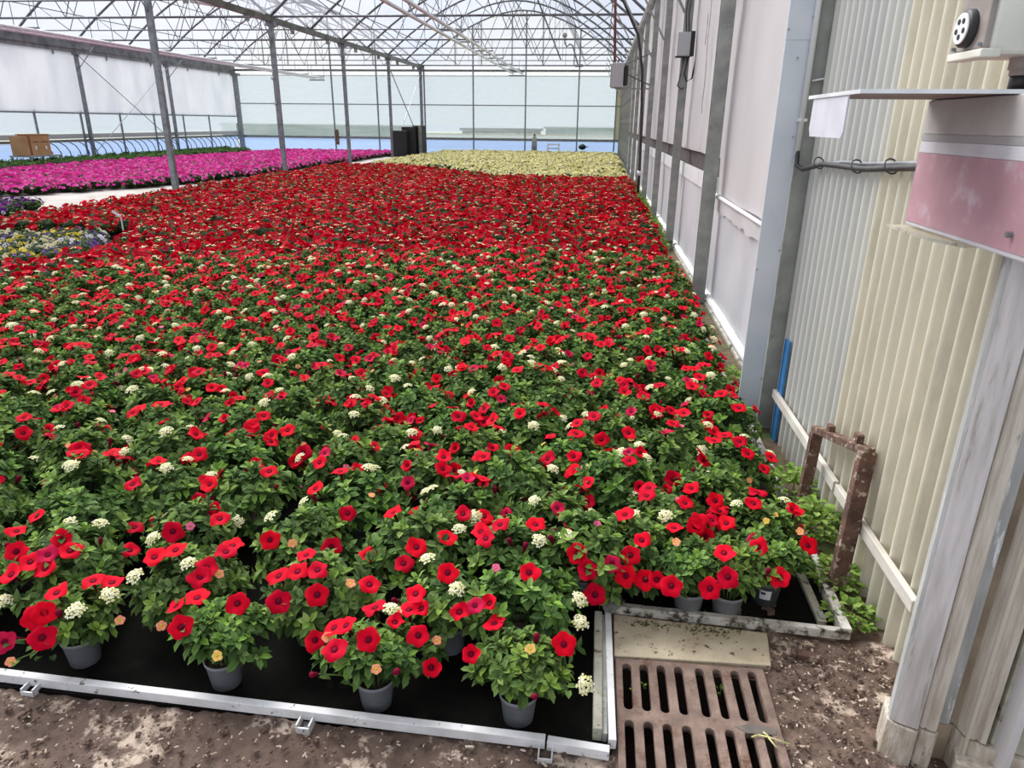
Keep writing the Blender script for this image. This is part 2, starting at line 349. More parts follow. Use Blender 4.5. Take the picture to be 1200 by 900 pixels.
# ---- gutter columns
def column(x, y, w, top=ZG-.15, m='steel', label=None, bolts=()):
    t = struct('steel_column', label, (x, y, 0))
    MB().box(-w/2, w/2, -w/2, w/2, 0, top).build('shaft', MT[m], t, bevel=.006)
    MB().box(-w*.9, w*.9, -w*.9, w*.9, 0, .012).build('base_plate', MT[m], t)
    MB().box(-w*1.1, w*1.1, -w*.8, w*.8, top-.1, top+.02).build('cap', MT[m], t)
    return t
YC = [15.9+6.1*k for k in range(5)]
for k, y in enumerate(YC):
    c = column(XG, y, .12 if k < 4 else .14, label='grey steel gutter column beside the concrete path')
    for s in (-1, 1):
        MB().tube([(0, s*.05, 3.75), (0, s*.55, ZG-.12)], .014, 5).build('knee_brace', MT['steel'], c)
    if k == 1:
        for zz in (2.75, 2.05):
            MB().lathe([(.001,.09),(.05,.085),(.05,.02),(.03,0),(.001,-.02)], 10, (-.09,-.06,zz)).build('lamp_cup', MT['white_paint'], c, True)
            MB().box(-.06, .0, -.09, -.03, zz+.0, zz+.05).build('clip', MT['steel'], c)
for y in (21.6, 27.7, 33.8): column(XL+.12, y, .12, ZG-.45, label='grey steel column along the far side wall')
for y in (18.95, 25.05, 31.15, 37.25): pass
column(XL+.15, YB-.2, .22, ZG-.45, label='broad corner column where far side wall meets gable')
# X bracing
def rod(p, q, r=.012, m='steel', label=None): return kind(MB().tube([p, q], r, 5).build('brace_beam', MT[m], smooth=True), 'structure', label)
rod((XL+.2, 27.7, 3.9), (XL+.2, 33.8, .3), .016); rod((XL+.2, 33.8, 3.9), (XL+.2, 27.7, .3), .016, 'alu')
rod((XG, 34.2, 4.0), (XG, 40.3, .2), .022); rod((XG, 40.3, 4.0), (XG, 34.2, .1), .020, 'alu')
for y in (27.7, 33.8): rod((XL+.15, y, 3.4), (XL+.95, y, 4.2), .016)
# ---- back gable wall
wb = struct('wall_back')
def quad(name, m, parent, pts, thick=(0,.006,0)):
    q = MB(); t = Vector(thick); a = [Vector(p) for p in pts]; n = len(a)
    q.v = [tuple(p) for p in a] + [tuple(p+t) for p in a]
    q.f = [tuple(range(n)), tuple(range(2*n-1, n-1, -1))] + [(i, n+i, n+(i+1)%n, (i+1)%n) for i in range(n)]
    return q.build(name, m, parent)
MX = [XL, -18.16, -14.85, -12.3, XG+.15, -6.95, -4.1, -1.27, .74, XR]
for x0, x1 in zip(MX[:-1], MX[1:]):
    e = .012
    last = x1 == XR
    quad('film_pane', MT['cream_panel'] if last else MT['gable_film'], wb, [(x0+e,YB,1.40),(x1-e,YB,1.40),(x1-e,YB,2.46),(x0+e,YB,2.46)])
    quad('film_pane', MT['cream_panel'] if last else MT['gable_clear'], wb, [(x0+e,YB,.76),(x1-e,YB,.76),(x1-e,YB,1.395),(x0+e,YB,1.395)])
    quad('film_pane', MT['cream_panel'] if last else MT['gable_film'], wb, [(x0+e,YB,2.50),(x1-e,YB,2.50),(x1-e,YB,3.93),(x0+e,YB,3.93)])
    quad('film_pane', MT['blue_film'], wb, [(x0+e,YB,-.02),(x1-e,YB,-.02),(x1-e,YB,.72),(x0+e,YB,.72)])
    quad('film_pane', MT['gable_film_top'], wb, [(x0+e,YB,3.95),(x1-e,YB,3.95),(x1-e,YB,4.40),(x0+e,YB,4.40)])
for x in MX[1:-1]:
    cx, a = BAYS[0] if x > XG else BAYS[1]
    MB().box(x-.035, x+.035, YB-.09, YB-.02, 0, arch_z((x-cx)/a) if abs(x-XG) > .4 else ZG).build('mullion', MT['steel'], wb)
for z, w, m in ((.74, .13, 'steel'), (2.48, .05, 'steel'), (4.2, .10, 'truss'), (3.94, .05, 'alu')):
    MB().box(XL, XR, YB-.08, YB-.01, z-w/2, z+w/2).build('rail', MT[m], wb)
for cx, a in BAYS:
    N = 24; e = MB()
    e.v = [(cx+a*(-1+2*i/N), YB, arch_z(-1+2*i/N)) for i in range(N+1)] + [(cx+a*(-1+2*i/N), YB, ZG-.02) for i in range(N+1)]
    e.f = [(i, i+1, N+2+i, N+1+i) for i in range(N)]; e.build('gable_sheet', MT['gable_film_top'], wb)
    for u in (-.66, -.4, -.1, .2, .5): MB().box(cx+a*u-.03, cx+a*u+.03, YB+.03, YB+.05, ZG, arch_z(u)).build('film_strap', MT['steel'], wb)
# ---- far side wall
wl = struct('wall_left')
ys = [8+2.44*k for k in range(14)]; ys[-1] = YB-.3
for y0, y1 in zip(ys[:-1], ys[1:]):
    e = .012; T = (-.006,0,0)
    quad('roll_sheet', MT['film_roll'], wl, [(XL+.02,y0,1.79),(XL+.02,y1,1.79),(XL+.02,y1,4.12),(XL+.02,y0,4.12)], T)
    quad('film_pane', MT['gable_film'], wl, [(XL-.03,y0+e,.84),(XL-.03,y1-e,.84),(XL-.03,y1-e,1.9),(XL-.03,y0+e,1.9)], T)
    quad('film_pane', MT['blue_film'], wl, [(XL-.03,y0+e,-.02),(XL-.03,y1-e,-.02),(XL-.03,y1-e,.72),(XL-.03,y0+e,.72)], T)
    MB().box(XL-.06, XL, y0-.035, y0+.035, 0, 1.9).build('mullion', MT['steel'], wl)
MB().tube([(XL+.03, 8, 1.79), (XL+.03, YB-.3, 1.79)], .028, 8).build('roll_bar', MT['steel'], wl, True)
MB().box(XL-.05, XL+.05, 8, YB-.2, .73, .82).build('rail', MT['steel'], wl)
MB().box(XL-.06, XL-.02, 8, YB-.2, .86, 1.02).build('rail', MT['grey_box'], wl)
# ---- right side wall beyond the column
wr = struct('wall_right')
PY = [3.80, 6.78, 9.9, 12.95, 16.05, 19.2, 22.2, 25.2, 28.2, 31.2, 34.2, 37.2, 40.3]
def crumple(name, m, parent, x, y0, y1, z0, z1, amp, seed, ragged=0, nyy=22, nzz=26):
    from mathutils import noise
    q = MB()
    for j in range(nzz+1):
        for i in range(nyy+1):
            y = y0+(y1-y0)*i/nyy; z = z0+(z1-z0)*j/nzz
            if j == 0 and ragged: z += ragged*noise.noise(Vector((y*5, seed, 1)))
            q.v.append((x+amp*noise.noise(Vector((y*1.6+seed, z*.9, seed)))+amp*.45*noise.noise(Vector((y*5+z*2+seed, z*1.6, 2))), y, z))
    q.f = [(j*(nyy+1)+i, j*(nyy+1)+i+1, (j+1)*(nyy+1)+i+1, (j+1)*(nyy+1)+i) for j in range(nzz) for i in range(nyy)]
    return q.build(name, m, parent, True)
XF = 1.115
WRINKLE1 = [(8.45,2.95,.004),(8.42,2.7,.02),(8.46,2.45,.012),(8.38,2.2,.028),(8.36,2.0,.014),(8.40,1.85,.02),(8.37,1.72,.003)]
WRINKLE2 = [(8.62,2.72,.003),(8.6,2.6,.012),(8.64,2.42,.006)]
for k, (y0, y1) in enumerate(zip(PY[:-1], PY[1:])):
    y0 += .2 if k else 0; y1 += .2
    if k == 0:
        crumple('roll_sheet', MT['film_white'], wr, XF+.005, y0, y1, 1.0, ZG, .016, 3)
        crumple('film_skirt', MT['film_white'], wr, XF-.01, y0, y1, .86, .97, .02, 8, .03, 40, 4)
        MB().tube([(XF-.02, y0, .98), (XF-.02, y1, .99)], .016, 8).build('roll_bar', MT['conduit'], wr, True)
        crumple('low_sheet', MT['film_low'], wr, XF+.01, y0, y1, .06, .98, .02, 5)
    else:
        crumple('roll_sheet', MT['film_white'], wr, XF+.012, y0, y1, 1.31, ZG, .03, 3+k*1.7, 0, 34, 40)
        MB().box(XF+.055, XF+.065, y0, y1, 1.12, 1.33).build('gap_netting', MT['blackout'], wr)
        MB().box(XF-.012, XF+.005, y0, y1, .97, 1.135).build('board', MT['alu'], wr)
        crumple('low_sheet', MT['film_low'], wr, XF+.008, y0, y1, .06, .97, .02, 4+k)
    MB().tube([(XF-.01, y0, .05), (XF-.01, y1, .05)], .035, 8).build('base_roll', MT['white_paint'], wr, True)
    MB().box(XF-.05, XF+.03, y0, y1, -.02, .02).build('kerb', MT['dirty_paint'], wr)
for pts in (WRINKLE1, WRINKLE2):
    q = MB(); n = len(pts)
    for i, (y, z, w) in enumerate(pts): q.v += [(1.078, y-w, z), (1.078, y+w, z+.01), (1.085, y, z)]
    q.f = [f_ for i in range(n-1) for f_ in ((3*i, 3*i+1, 3*i+4, 3*i+3), (3*i, 3*i+3, 3*i+5, 3*i+2), (3*i+1, 3*i+2, 3*i+5, 3*i+4))]
    q.build('film_wrinkle_strip', MT['socket_grey'], wr)  # dark wrinkle lines drawn over the film as narrow grey strips
MB().box(XR+.1, XR+.12, 3.0, YB, 0, ZG).build('backing_sheet', MT['film_white'], wr)
for k, y in enumerate(PY[1:]):
    w = .115 if k == 0 else .10
    t = struct('steel_column', 'dirty galvanised column of the near side wall', (1.008, y, 0))
    d = .045
    MB().prism([(-w/2,-d),(w/2,-d),(w/2,-d+.008),(.012,-d+.008),(.012,d-.008),(w/2,d-.008),(w/2,d),(-w/2,d),(-w/2,d-.008),(-.012,d-.008),(-.012,-d+.008),(-w/2,-d+.008)], 0, ZG-.15).build('shaft', MT['steel_dark'], t)
    MB().box(-w*.8, w*.8, -d*1.4, d*1.4, 0, .012).build('base_plate', MT['steel_dark'], t)
    if k < 2:
        for i in range(4): MB().tube([(.03*(-1)**i*.5, -d-.006, .42+.06*i), (.03*(-1)**i*.5, -d+.004, .42+.06*i)], .009, 6).build('bolt', MT['steel_dark'], t)
    MB().beam((-w/2, 0, 2.9 if k else 3.0), (-.9, 0, ZG-.1), .03, .03).build('knee_brace', MT['steel_dark'], t)
MB().tube([(XR-.25, 7, ZG-.35), (XR-.25, YB, ZG-.35)], .03, 8).build('pipe', MT['alu'], wr, True)
# ---- big near column with flashing
ca = struct('steel_column', 'wide column: blue grey flashing beside dirty galvanised face', (0, 3.75, 0))
MB().box(.955, 1.075, .0, .16, 0, ZG).build('shaft', MT['steel_dark'], ca, bevel=.004)
MB().box(.836, .950, .0, .012, 0.0, 1.985).build('flashing', MT['flashing'], ca, bevel=.002)
MB().box(.834, .951, -.003, .010, 1.975, 3.6).build('flashing', MT['flashing'], ca, bevel=.002)
for x, z in ((.842, 2.02), (.945, 2.07), (.842, .9), (.943, 1.0), (.9, 1.90), (.945, .3), (.93, 1.55)):
    MB().tube([(x, -.008, z), (x, .004, z)], .005, 6).build('screw', MT['steel_dark'], ca)
# ---- corrugated wall
def corrugated(y0, y1, x, amp, pitch, z0, z1, name, m, parent):
    q = MB(); n = int((y1-y0)/pitch*12); zs = [z0, .3, .8, 1.4, 2.0, z1]
    for zz in zs:
        for i in range(n+1):
            y = y0+(y1-y0)*i/n; c = math.sin(2*math.pi*y/pitch); c = math.copysign(abs(c)**.75, c)
            q.v.append((x+amp*c, y, zz + (0.012*math.sin(y*31) if zz == z0 else 0)))
    q.f = [(j*(n+1)+i, j*(n+1)+i+1, (j+1)*(n+1)+i+1, (j+1)*(n+1)+i) for j in range(len(zs)-1) for i in range(n)]
    return q.build(name, m, parent, True)
wc = struct('wall_corrugated')
corrugated(2.72, 3.76, 1.048, .022, .085, -.02, 2.75, 'corrugated_sheet', MT['grp_grey'], wc)
corrugated(1.50, 2.80, 1.042, .025, .085, -.02, 2.75, 'corrugated_sheet', MT['grp'], wc)
MB().box(1.08, 1.10, 1.45, 3.8, 0, 2.75).build('backing_sheet', MT['film_white'], wc)
bt = MB(); bt.beam((1.005, 3.68, .245), (1.005, 2.62, .25), .022, .045); bt.build('batten', MT['timber'], wc, bevel=.003)
bt = MB(); bt.beam((1.005, 2.60, .25), (1.005, 1.86, .255), .022, .045); bt.build('batten', MT['timber'], wc, bevel=.003)
# ---- door jamb
jb = struct('trim_jamb', 'ridged weathered door jamb')
for nm, mt, poly in (('moulding_edge', 'jamb_blue', [(.872,1.62),(.852,1.575),(.846,1.556),(.852,1.548),(.862,1.60)]),
                     ('moulding_face', 'jamb', [(.862,1.60),(.852,1.547),(.872,1.536),(.898,1.526),(.906,1.524),(.910,1.530),(.911,1.548),(.911,1.60)]),
                     ('moulding_bead', 'jamb_warm', [(.911,1.60),(.912,1.546),(.916,1.534),(.922,1.529),(.928,1.533),(.932,1.527),(.940,1.522),(.950,1.522),(.957,1.530),(.960,1.556),(.960,1.60)]),
                     ('recess_panel', 'jamb_blue', [(.960,1.60),(.960,1.556),(.996,1.552),(.996,1.60)]),
                     ('brown_groove', 'jamb_brown', [(.996,1.60),(.996,1.554),(1.006,1.560),(1.012,1.548),(1.012,1.60)]),
                     ('moulding_face', 'jamb_warm', [(1.012,1.60),(1.012,1.546),(1.017,1.522),(1.026,1.510),(1.036,1.506),(1.044,1.510),(1.048,1.500),(1.060,1.494),(1.062,1.60)]),
                     ('grey_board', 'pale_board', [(1.074,1.60),(1.074,1.50),(1.12,1.475),(1.3,1.42),(1.3,1.60)])):
    MB().prism(poly, .118, 2.7).build(nm, MT[mt], jb, bevel=.0015)
for nm, mt, poly in (('foot_face', 'jamb_low', [(.866,1.64),(.848,1.59),(.843,1.558),(.858,1.540),(.876,1.528),(.898,1.519),(.908,1.522),(.912,1.544),(.912,1.64)]),
                     ('foot_bead', 'jamb_low', [(.912,1.64),(.912,1.542),(.917,1.528),(.932,1.520),(.950,1.515),(.960,1.526),(.962,1.556),(.962,1.64)]),
                     ('foot_panel', 'jamb_brown', [(.962,1.64),(.962,1.556),(1.010,1.556),(1.012,1.64)]),
                     ('foot_face', 'jamb_low', [(1.012,1.64),(1.010,1.545),(1.016,1.518),(1.030,1.503),(1.046,1.500),(1.066,1.484),(1.10,1.468),(1.3,1.412),(1.3,1.64)])):
    MB().prism(poly, -.03, .114).build(nm, MT[mt], jb, bevel=.003)
MB().beam((1.0, 1.50, .02), (1.3, 1.40, .03), .06, .10).build('sill_piece', MT['jamb_low'], jb)
# ================================================================ THINGS IN THE HOUSE
# ---- boom rails under the ridges
def boom(x, lab, z=4.0):
    t = thing('boom_rail', lab, 'rail', (x, 0, z-4.0), 'watering boom rails')
    for s in (-.24, .24):
        MB().tube([(s, 11, 4.0), (s, 39.6, 4.0)], .045, 8).build('rail_pipe', MT['alu'], t, True)
    for k in range(9):
        y = 15.9+3.05*k
        if y > 39.6: y = 39.4
        MB().box(-.36, .36, y-.025, y+.025, 4.05, 4.09).build('cross_bar', MT['steel'], t)
        for s in (-.34, .34): MB().tube([(s, y, 4.08), (s, y, ZG+4.0-z)], .010, 5).build('hanger', MT['steel'], t)
    MB().box(-.42, .42, 39.2, 39.26, 3.86, 3.92).build('end_stop', MT['steel'], t)
    return t
boom(-4.45, 'pair of pale overhead rail pipes under the middle of the near roof span')
boom(-15.2, 'pair of pale overhead rail pipes under the far roof span', 3.75)
# pale tube lying in trusses
t = thing('roller_tube', 'short pale roller tube slung between the roof trusses', 'tube', (-12.1, 24, 5.0))
MB().tube([(-.9, -.6, .1), (.9, .6, -.1)], .07, 10).build('tube', MT['box_white'], t, True)
for s in (-.7, .7): MB().tube([(s, s*.66, -s*.11), (s, s*.66, .55)], .01, 5).build('hanger', MT['steel'], t)
# fan box on a red pole by the near wall
t = thing('air_heater', 'pale air heater box hung on a dull red pole', 'heater', (.36, 17, 2.35))
MB().box(-.19, .07, -.22, .22, 0, .50).build('housing', MT['grey_box'], t, bevel=.02)
MB().box(.08, .17, -.19, .19, .05, .45).build('fan_shroud', MT['black'], t, bevel=.02)
MB().box(-.21, -.19, -.2, .2, .03, .47).build('front_frame', MT['steel_dark'], t)
MB().box(-.10, .72, -.02, .02, -.03, .0).build('bracket', MT['steel_dark'], t)
MB().tube([(-.13, 0, .5), (-.2, 0, 1.9), (-.2, 0, 2.6)], .03, 8).build('hanging_pole', MT['red_pole'], t, True)
for a, b in (((.1, 0, .48), (.75, .1, .75)), ((.1, 0, .3), (.7, .05, .05))): MB().tube([a, b], .018, 6).build('strut', MT['steel'], t)
# crooked hanging arm near the gable
t = thing('crooked_arm', 'crooked grey pipe arm with a dark knob high before the gable', 'pipe', (-2.1, 40.35, 5.6))
MB().tube([(0,0,.2),(.02,0,-.1),(.12,0,-.25),(.28,0,-.12),(.42,0,-.2),(.55,0,-.55),(.75,0,-1.15)], .04, 8).build('arm', MT['steel'], t, True)
MB().lathe([(.001,.14),(.12,.08),(.13,-.05),(.001,-.14)], 12, (0,0,.28)).build('knob', MT['steel_dark'], t, True)
MB().tube([(.6,0,-1.15),(1.0,0,-1.15)], .07, 8).build('mount', MT['steel'], t, True)
# small grey box with cables on near wall column
t = thing('control_box', 'small grey control box with looping cables on a near wall column', 'box', (.985, 9.80, 2.40))
MB().box(-.10, .06, -.05, .05, -.0, .27).build('case', MT['grey_box'], t, bevel=.006)
MB().box(-.11, .07, -.055, .055, -.015, .0).build('base_lip', MT['black'], t)
MB().box(.06, .11, -.05, .05, .0, .28).build('back_plate', MT['black'], t)
MB().tube([(0,0,0),(-.03,0,-.25),(-.05,0,-.34),(0,0,-.38),(.03,0,-.36)], .009, 6).build('cable', MT['cable'], t, True)
MB().tube([(.05,0,-.02),(.02,0,-.2),(.06,0,-.29),(.12,0,-.25),(.15,0,0),(.15,0,.5),(.13,0,1.5)], .011, 6).build('cable', MT['cable'], t, True)
for dx in (0, .035): MB().tube([(dx,0,.27),(dx-.02,0,.5),(dx+.01,0,.8),(dx,0,1.3),(dx+.02,0,1.7)], .008, 6).build('cable', MT['cable'], t, True)
# black hose that swings down the near wall
t = thing('hanging_hose', 'thick black hose swinging down the near side wall', 'hose', (0, 17, 0))
MB().tube([(-3.2,0,ZG-.02),(-1.2,0,ZG+.01),(-.2,0,ZG-.02),(.35,0,4.05),(.7,0,3.4),(.84,0,2.7),(.9,0,1.6),(.93,0,.6),(.93,0,.12)], .032, 8).build('hose', MT['cable'], t, True)
MB().tube([(.93,0,.5),(.93,0,.6)], .05, 8).build('coupling', MT['conduit'], t, True)
# hoses along the far rail
hm = MB().tube([(-.07,0,.52),(0,0,.52),(.05,.10,.5),(.12,.30,.36),(.16,.42,.16),(.17,.45,-.02)], .018, 6).mesh('drip_hose', MT['cable'], True)
ONES = 'first second third fourth fifth sixth seventh eighth ninth'.split()
ORD = ONES + 'tenth eleventh twelfth thirteenth fourteenth fifteenth sixteenth seventeenth eighteenth nineteenth'.split()
for tens, w in (('twent', 2), ('thirt', 3), ('fort', 4), ('fift', 5), ('sixt', 6), ('sevent', 7), ('eight', 8), ('ninet', 9)): ORD += [tens+'ieth'] + [tens+'y-'+q_ for q_ in ONES]
for k in range(32):
    o = inst('drip_hose', hm, None, Matrix.Translation((XL+.12, 39.25-.5*k+(.22 if k == 11 else 0)+rng.uniform(-.05,.05), .24)) @ Matrix.Scale(rng.uniform(.9,1.1), 4, (0,1,0)))
    tag(o, f'bent black hose on the far wall rail, {ORD[k]} from the gable corner', 'hose', 'bent hoses along the far wall rail')
# cardboard box
t = thing('cardboard_box', 'brown cardboard cartons standing on the far green bed', 'box', (-19.5, 23.0, .38), None, R(0))
MB().box(-.45, .0, 0, .30, 0, .62).build('end_carton', MT['cardboard'], t, bevel=.01)
MB().box(-.45, .03, .38, 1.25, 0, .66).build('main_carton', MT['cardboard'], t, bevel=.01)
MB().box(-.47, .05, .32, 1.28, .66, .69).build('lid_flap', MT['cardboard'], t)
MB().box(.031, .036, .45, .72, .42, .45).build('print_line', MT['tape'], t); MB().box(.031, .036, .84, 1.18, .42, .45).build('print_line', MT['tape'], t)
for y in (.52, 1.0): MB().box(.031, .037, y, y+.07, .18, .30).build('white_sticker', MT['label'], t)
st = thing('box_stand', 'low dark stand under the brown cartons', 'stand', (-19.6, 23.6, 0))
MB().box(-.4, .4, -.7, .8, .33, .375).build('top', MT['steel_dark'], st)
for a in (-.35, .35):
    for b in (-.65, .75): MB().box(a-.03, a+.03, b-.03, b+.03, 0, .33).build('leg', MT['steel_dark'], st)
# black panels by the gutter column
for nm, x, y, w, h, rot, lab in (('tray_stack', -9.20, 33.6, .62, 1.22, .02, 'black upright tray stack, shortest and front one of three before the gable'),
                            ('tray_stack', -8.92, 34.1, .62, 1.38, .03, 'black upright tray stack, middle one of three before the gable'),
                            ('tray_stack', -8.54, 34.5, .46, 1.44, -.22, 'greyish leaning tray stack, tallest of three before the gable')):
    t = thing(nm, lab, 'trays', (x, y, 0), 'tray stacks before the gable', rot)
    MB().box(-w/2, w/2, -.25, .25, 0, h).build('stack', MT['black' if rot > 0 else 'socket_grey' if False else 'black'], t, bevel=.01)
    for i in range(6): MB().box(-w/2-.012, w/2+.012, -.262, .262, .08+i*(h-.1)/6, .10+i*(h-.1)/6).build('rim', MT['black'], t)
    if rot < 0: MB().box(w/2-.14, w/2+.016, -.27, -.255, 0.02, h-.02).build('grey_sheet', MT['steel_dark'], t)
# bottle like items along the gable and outside sheds
t = thing('grey_sack', 'narrow grey sack leaning at the gable rail', 'sack', (-3.55, 40.1, 0)); MB().lathe([(.001,0),(.14,0),(.15,.5),(.11,.85),(.05,.98),(.001,1.0)], 12).build('sack_body', MT['steel_dark'], t, True); MB().lathe([(.05,.96),(.06,.99),(.04,1.04)], 10).build('tie', MT['black'], t)
t = thing('timber_plank', 'brown grey board hung on a gable mullion', 'board', (-14.72, 40.37, 0)); MB().box(-.1,.1,-.02,.02,.35,1.15).build('board_face', MT['rust'], t); MB().box(-.02,.02,-.03,.15,.9,.95).build('hook', MT['steel'], t)
t = thing('crate', 'white slotted crate behind the yellow bed', 'crate', (-2.5, 39.9, 0))
for x in (-.3, .3): MB().box(x-.02, x+.02, -.2, .2, .0, .6).build('side', MT['white_paint'], t)
for z in (.1, .3, .5): MB().box(-.3, .3, -.21, -.19, z, z+.07).build('slat', MT['white_paint'], t)
t = thing('dark_blob', 'small dark blob on the blue strip of the gable', 'cap', (-.95, 40.25, .42)); MB().lathe([(.001,.16),(.14,.1),(.22,0),(.16,-.1),(.001,-.16)], 12).build('blob_body', MT['black'], t, True); MB().box(.1,.3,-.06,.06,-.02,.03).build('blob_side', MT['black'], t)  # unidentified dark blob, shaped as a rounded body with a side piece
for nm, x0, x1, y, h, m, lab in (('shed', -12, -5.6, 64, 1.75, 'shed_dark', 'low dark grey shed beyond the gable film'), ('shed', -5, 4.2, 68, 1.95, 'shed', 'long grey green shed beyond the gable film'), ('shed', 4.6, 15, 66, 1.9, 'shed_dark', 'dark shed with pale openings beyond the gable film'), ('shed', -40, -20, 75, 1.9, 'shed', 'wide pale green shed far beyond the far span')):
    t = thing(nm, lab, 'shed', ((x0+x1)/2, y, -.3)); w = (x1-x0)/2
    MB().box(-w, w, 0, 6, 0, h-.5).build('wall', MT[m], t)
    MB().prism([(-w-.2, h-.5), (w+.2, h-.5), (w+.2, h-.3), (-w-.2, h-.3)], 0, 1)
    MB().box(-w-.2, w+.2, -.2, 6.2, h-.5, h-.3).build('roof', MT[m], t)
    if m == 'shed_dark':
        for i in range(4): MB().box(-w+.8+i*(2*w/4.5), -w+2.0+i*(2*w/4.5), -.03, 0, .55, 1.05).build('opening', MT['grey_box'], t)
t = thing('shed', 'pale white wall before the sheds outside the gable', 'wall', (0, 58, -.3)); MB().box(-14, 14, 0, .2, 0, 1.0).build('wall', MT['white_paint'], t); MB().box(-14.1, 14.1, -.06, .26, 1.0, 1.08).build('coping', MT['concrete'], t)
# ---- conduit and black cable on the near column
t = thing('cable_conduit', 'white plastic conduit clipped down the near column', 'conduit', (.957, 3.735, 0))
MB().tube([(0,0,3.4),(0,0,2.5),(0,0,1.46)], .0135, 10).build('pipe', MT['conduit'], t, True)
for z in (1.62, 2.3): MB().box(-.022, .022, -.012, .02, z, z+.014).build('clip', MT['conduit'], t)
MB().tube([(.02,-.0,1.80),(.10,-.01,1.815)], .005, 6).build('branch', MT['conduit'], t, True)
MB().box(.085, .115, -.012, -.004, 1.62, 1.80).build('branch_box', MT['conduit'], t)
t = thing('power_cable', 'bundled black cable tied along the corrugated wall', 'cable', (0, 0, 0))
MB().tube([(.957,3.735,1.50),(.958,3.72,1.42),(.975,3.66,1.405),(1.0,3.45,1.44),(1.0,3.2,1.445),(.995,2.9,1.45),(.99,2.6,1.47),(.97,2.3,1.49),(.93,1.9,1.5)], .0115, 8).build('sheath', MT['cable'], t, True)
MB().tube([(1.01,3.60,1.425),(1.012,3.2,1.46),(1.008,2.9,1.468),(1.0,2.6,1.485),(.98,2.3,1.5),(.94,1.9,1.51)], .009, 8).build('pale_pipe', MT['steel'], t, True)
for y, z in ((3.45,1.445),(2.95,1.457),(2.62,1.475)):
    MB().tube([(.985+.022*math.cos(a), y+.02*math.sin(a), z+.024*math.sin(a)) for a in np.linspace(0, 2*math.pi, 12)], .003, 5).build('tie', MT['black'], t, True)
# ---- ledge, pink box, lip, tag, socket
t = thing('sheet_ledge', 'thin sheet metal ledge above the pink box, white tag under its end', 'ledge', (.8, 1.75, 1.668))
MB().prism([(-.283,.22),(-.283,-.15),(.02,-.175),(.25,-.20),(.25,.22)], -.004, 0).build('plate', MT['ledge'], t)
MB().prism([(-.286,.223),(-.286,-.153),(.02,-.179),(.25,-.204),(.25,-.198),(.02,-.172),(-.281,-.147),(-.281,.223)], -.005, .003).build('pale_rim', MT['alu'], t)
tgm = MB(); tgm.prism([(-.13,0),(.13,0),(.135,-.07),(.12,-.088),(-.12,-.088),(-.13,-.075)], 0, .003)
tgm.v = [(-.283+c, .055+a, b-.004) for a, b, c in tgm.v]; o = tgm.build('white_tag', MT['tag'], t); o['label'] = 'white rounded tag'
t = thing('pink_box', 'faded pink and grey box hung on the wall by the jamb', 'box', (.80, 1.68, 1.363))
b = MB(); BY0, BY1 = -.27, .285
b.box(.0, .22, BY0, BY1, 0, .30); b.build('case', MT['pale_band'], t, bevel=.004)
MB().box(-.003, 0, BY0+.004, BY1-.004, .012, .178).build('pink_front', MT['pink'], t)
MB().box(-.003, 0, BY0+.004, BY1-.004, .179, .205).build('pale_front', MT['pale_band'], t)
MB().box(-.0035, 0, BY0+.004, BY1-.004, .206, .222).build('stripe_front', MT['grey_stripe'], t)
MB().box(-.003, 0, BY0+.004, BY1-.004, .223, .297).build('grey_front', MT['grey_band'], t)
MB().prism([(-.035,BY1+.02),(-.035,.06),(.0,-.04),(.1,-.04),(.1,BY1+.02)], -.008, -.004).build('clear_lip', MT['clear_lip'], t)
MB().prism([(-.037,BY1+.022),(-.037,.06),(0,-.042),(.003,-.038),(-.033,.062),(-.033,BY1+.022)], -.009, -.002).build('lip_edge', MT['pale_board'], t)
MB().tube([(-.014,-.21,.045),(0,-.21,.045)], .006, 8).build('screw', MT['steel'], t)
t = thing('power_socket', 'pale wall socket box with a round five hole face', 'socket', (.75, 1.68, 1.735))
MB().box(.0, .16, -.062, .07, 0, .17).build('case', MT['box_white'], t, bevel=.008)
MB().box(-.012, .0, -.058, .066, .012, .158).build('dusty_cover', MT['socket_grey'], t, bevel=.004)
MB().box(-.018, .02, -.068, .078, -.004, .012).build('bottom_flange', MT['box_white'], t, bevel=.003)
q = MB(); q.lathe([(.036,0),(.036,.012),(.030,.016),(.001,.016)], 24); q.v = [(-.012-c, a+.012, b+.055) for a, b, c in q.v]; q.build('collar', MT['black'], t, True)
q = MB(); q.lathe([(.029,.014),(.029,.019),(.001,.019)], 24); q.v = [(-.012-c, a+.012, b+.055) for a, b, c in q.v]; q.build('round_face', MT['label'], t)
for k in range(5):
    a = math.pi/2+.63+k*2*math.pi/5
    q = MB(); q.lathe([(.0055,.019),(.0055,.0205),(.001,.0205)], 10); q.v = [(-.012-c, A+.012+.016*math.cos(a), B+.055+.016*math.sin(a)) for A, B, c in q.v]; q.build('pin_hole', MT['black'], t)
for y, z in ((-.05,.02),(.06,.02),(-.05,.15),(.06,.15)): MB().tube([(-.02,y,z),(0,y,z)], .004, 6).build('screw', MT['steel'], t)
MB().lathe([(.026,0),(.026,-.022),(.022,-.024),(.022,-.034)], 12, (.10,.0,0)).build('gland', MT['socket_grey'], t, True)
MB().tube([(.10,0,-.03),(.10,0,-.067)], .019, 10).build('cable', MT['cable'], t, True)
# ---- blue strip, rusty frame
t = thing('blue_strip', 'bright blue plastic strip standing behind the wooden batten', 'strip', (1.02, 3.60, 0))
MB().box(-.006, .004, -.02, .05, -.003, .56).build('strip_face', MT['blue'], t); MB().box(-.010, -.005, .042, .05, 0, .56).build('strip_edge', MT['blue'], t)
t = thing('rusty_frame', 'rusty iron frame leaning on the corrugated wall', 'frame', (.915, 2.45, 0))
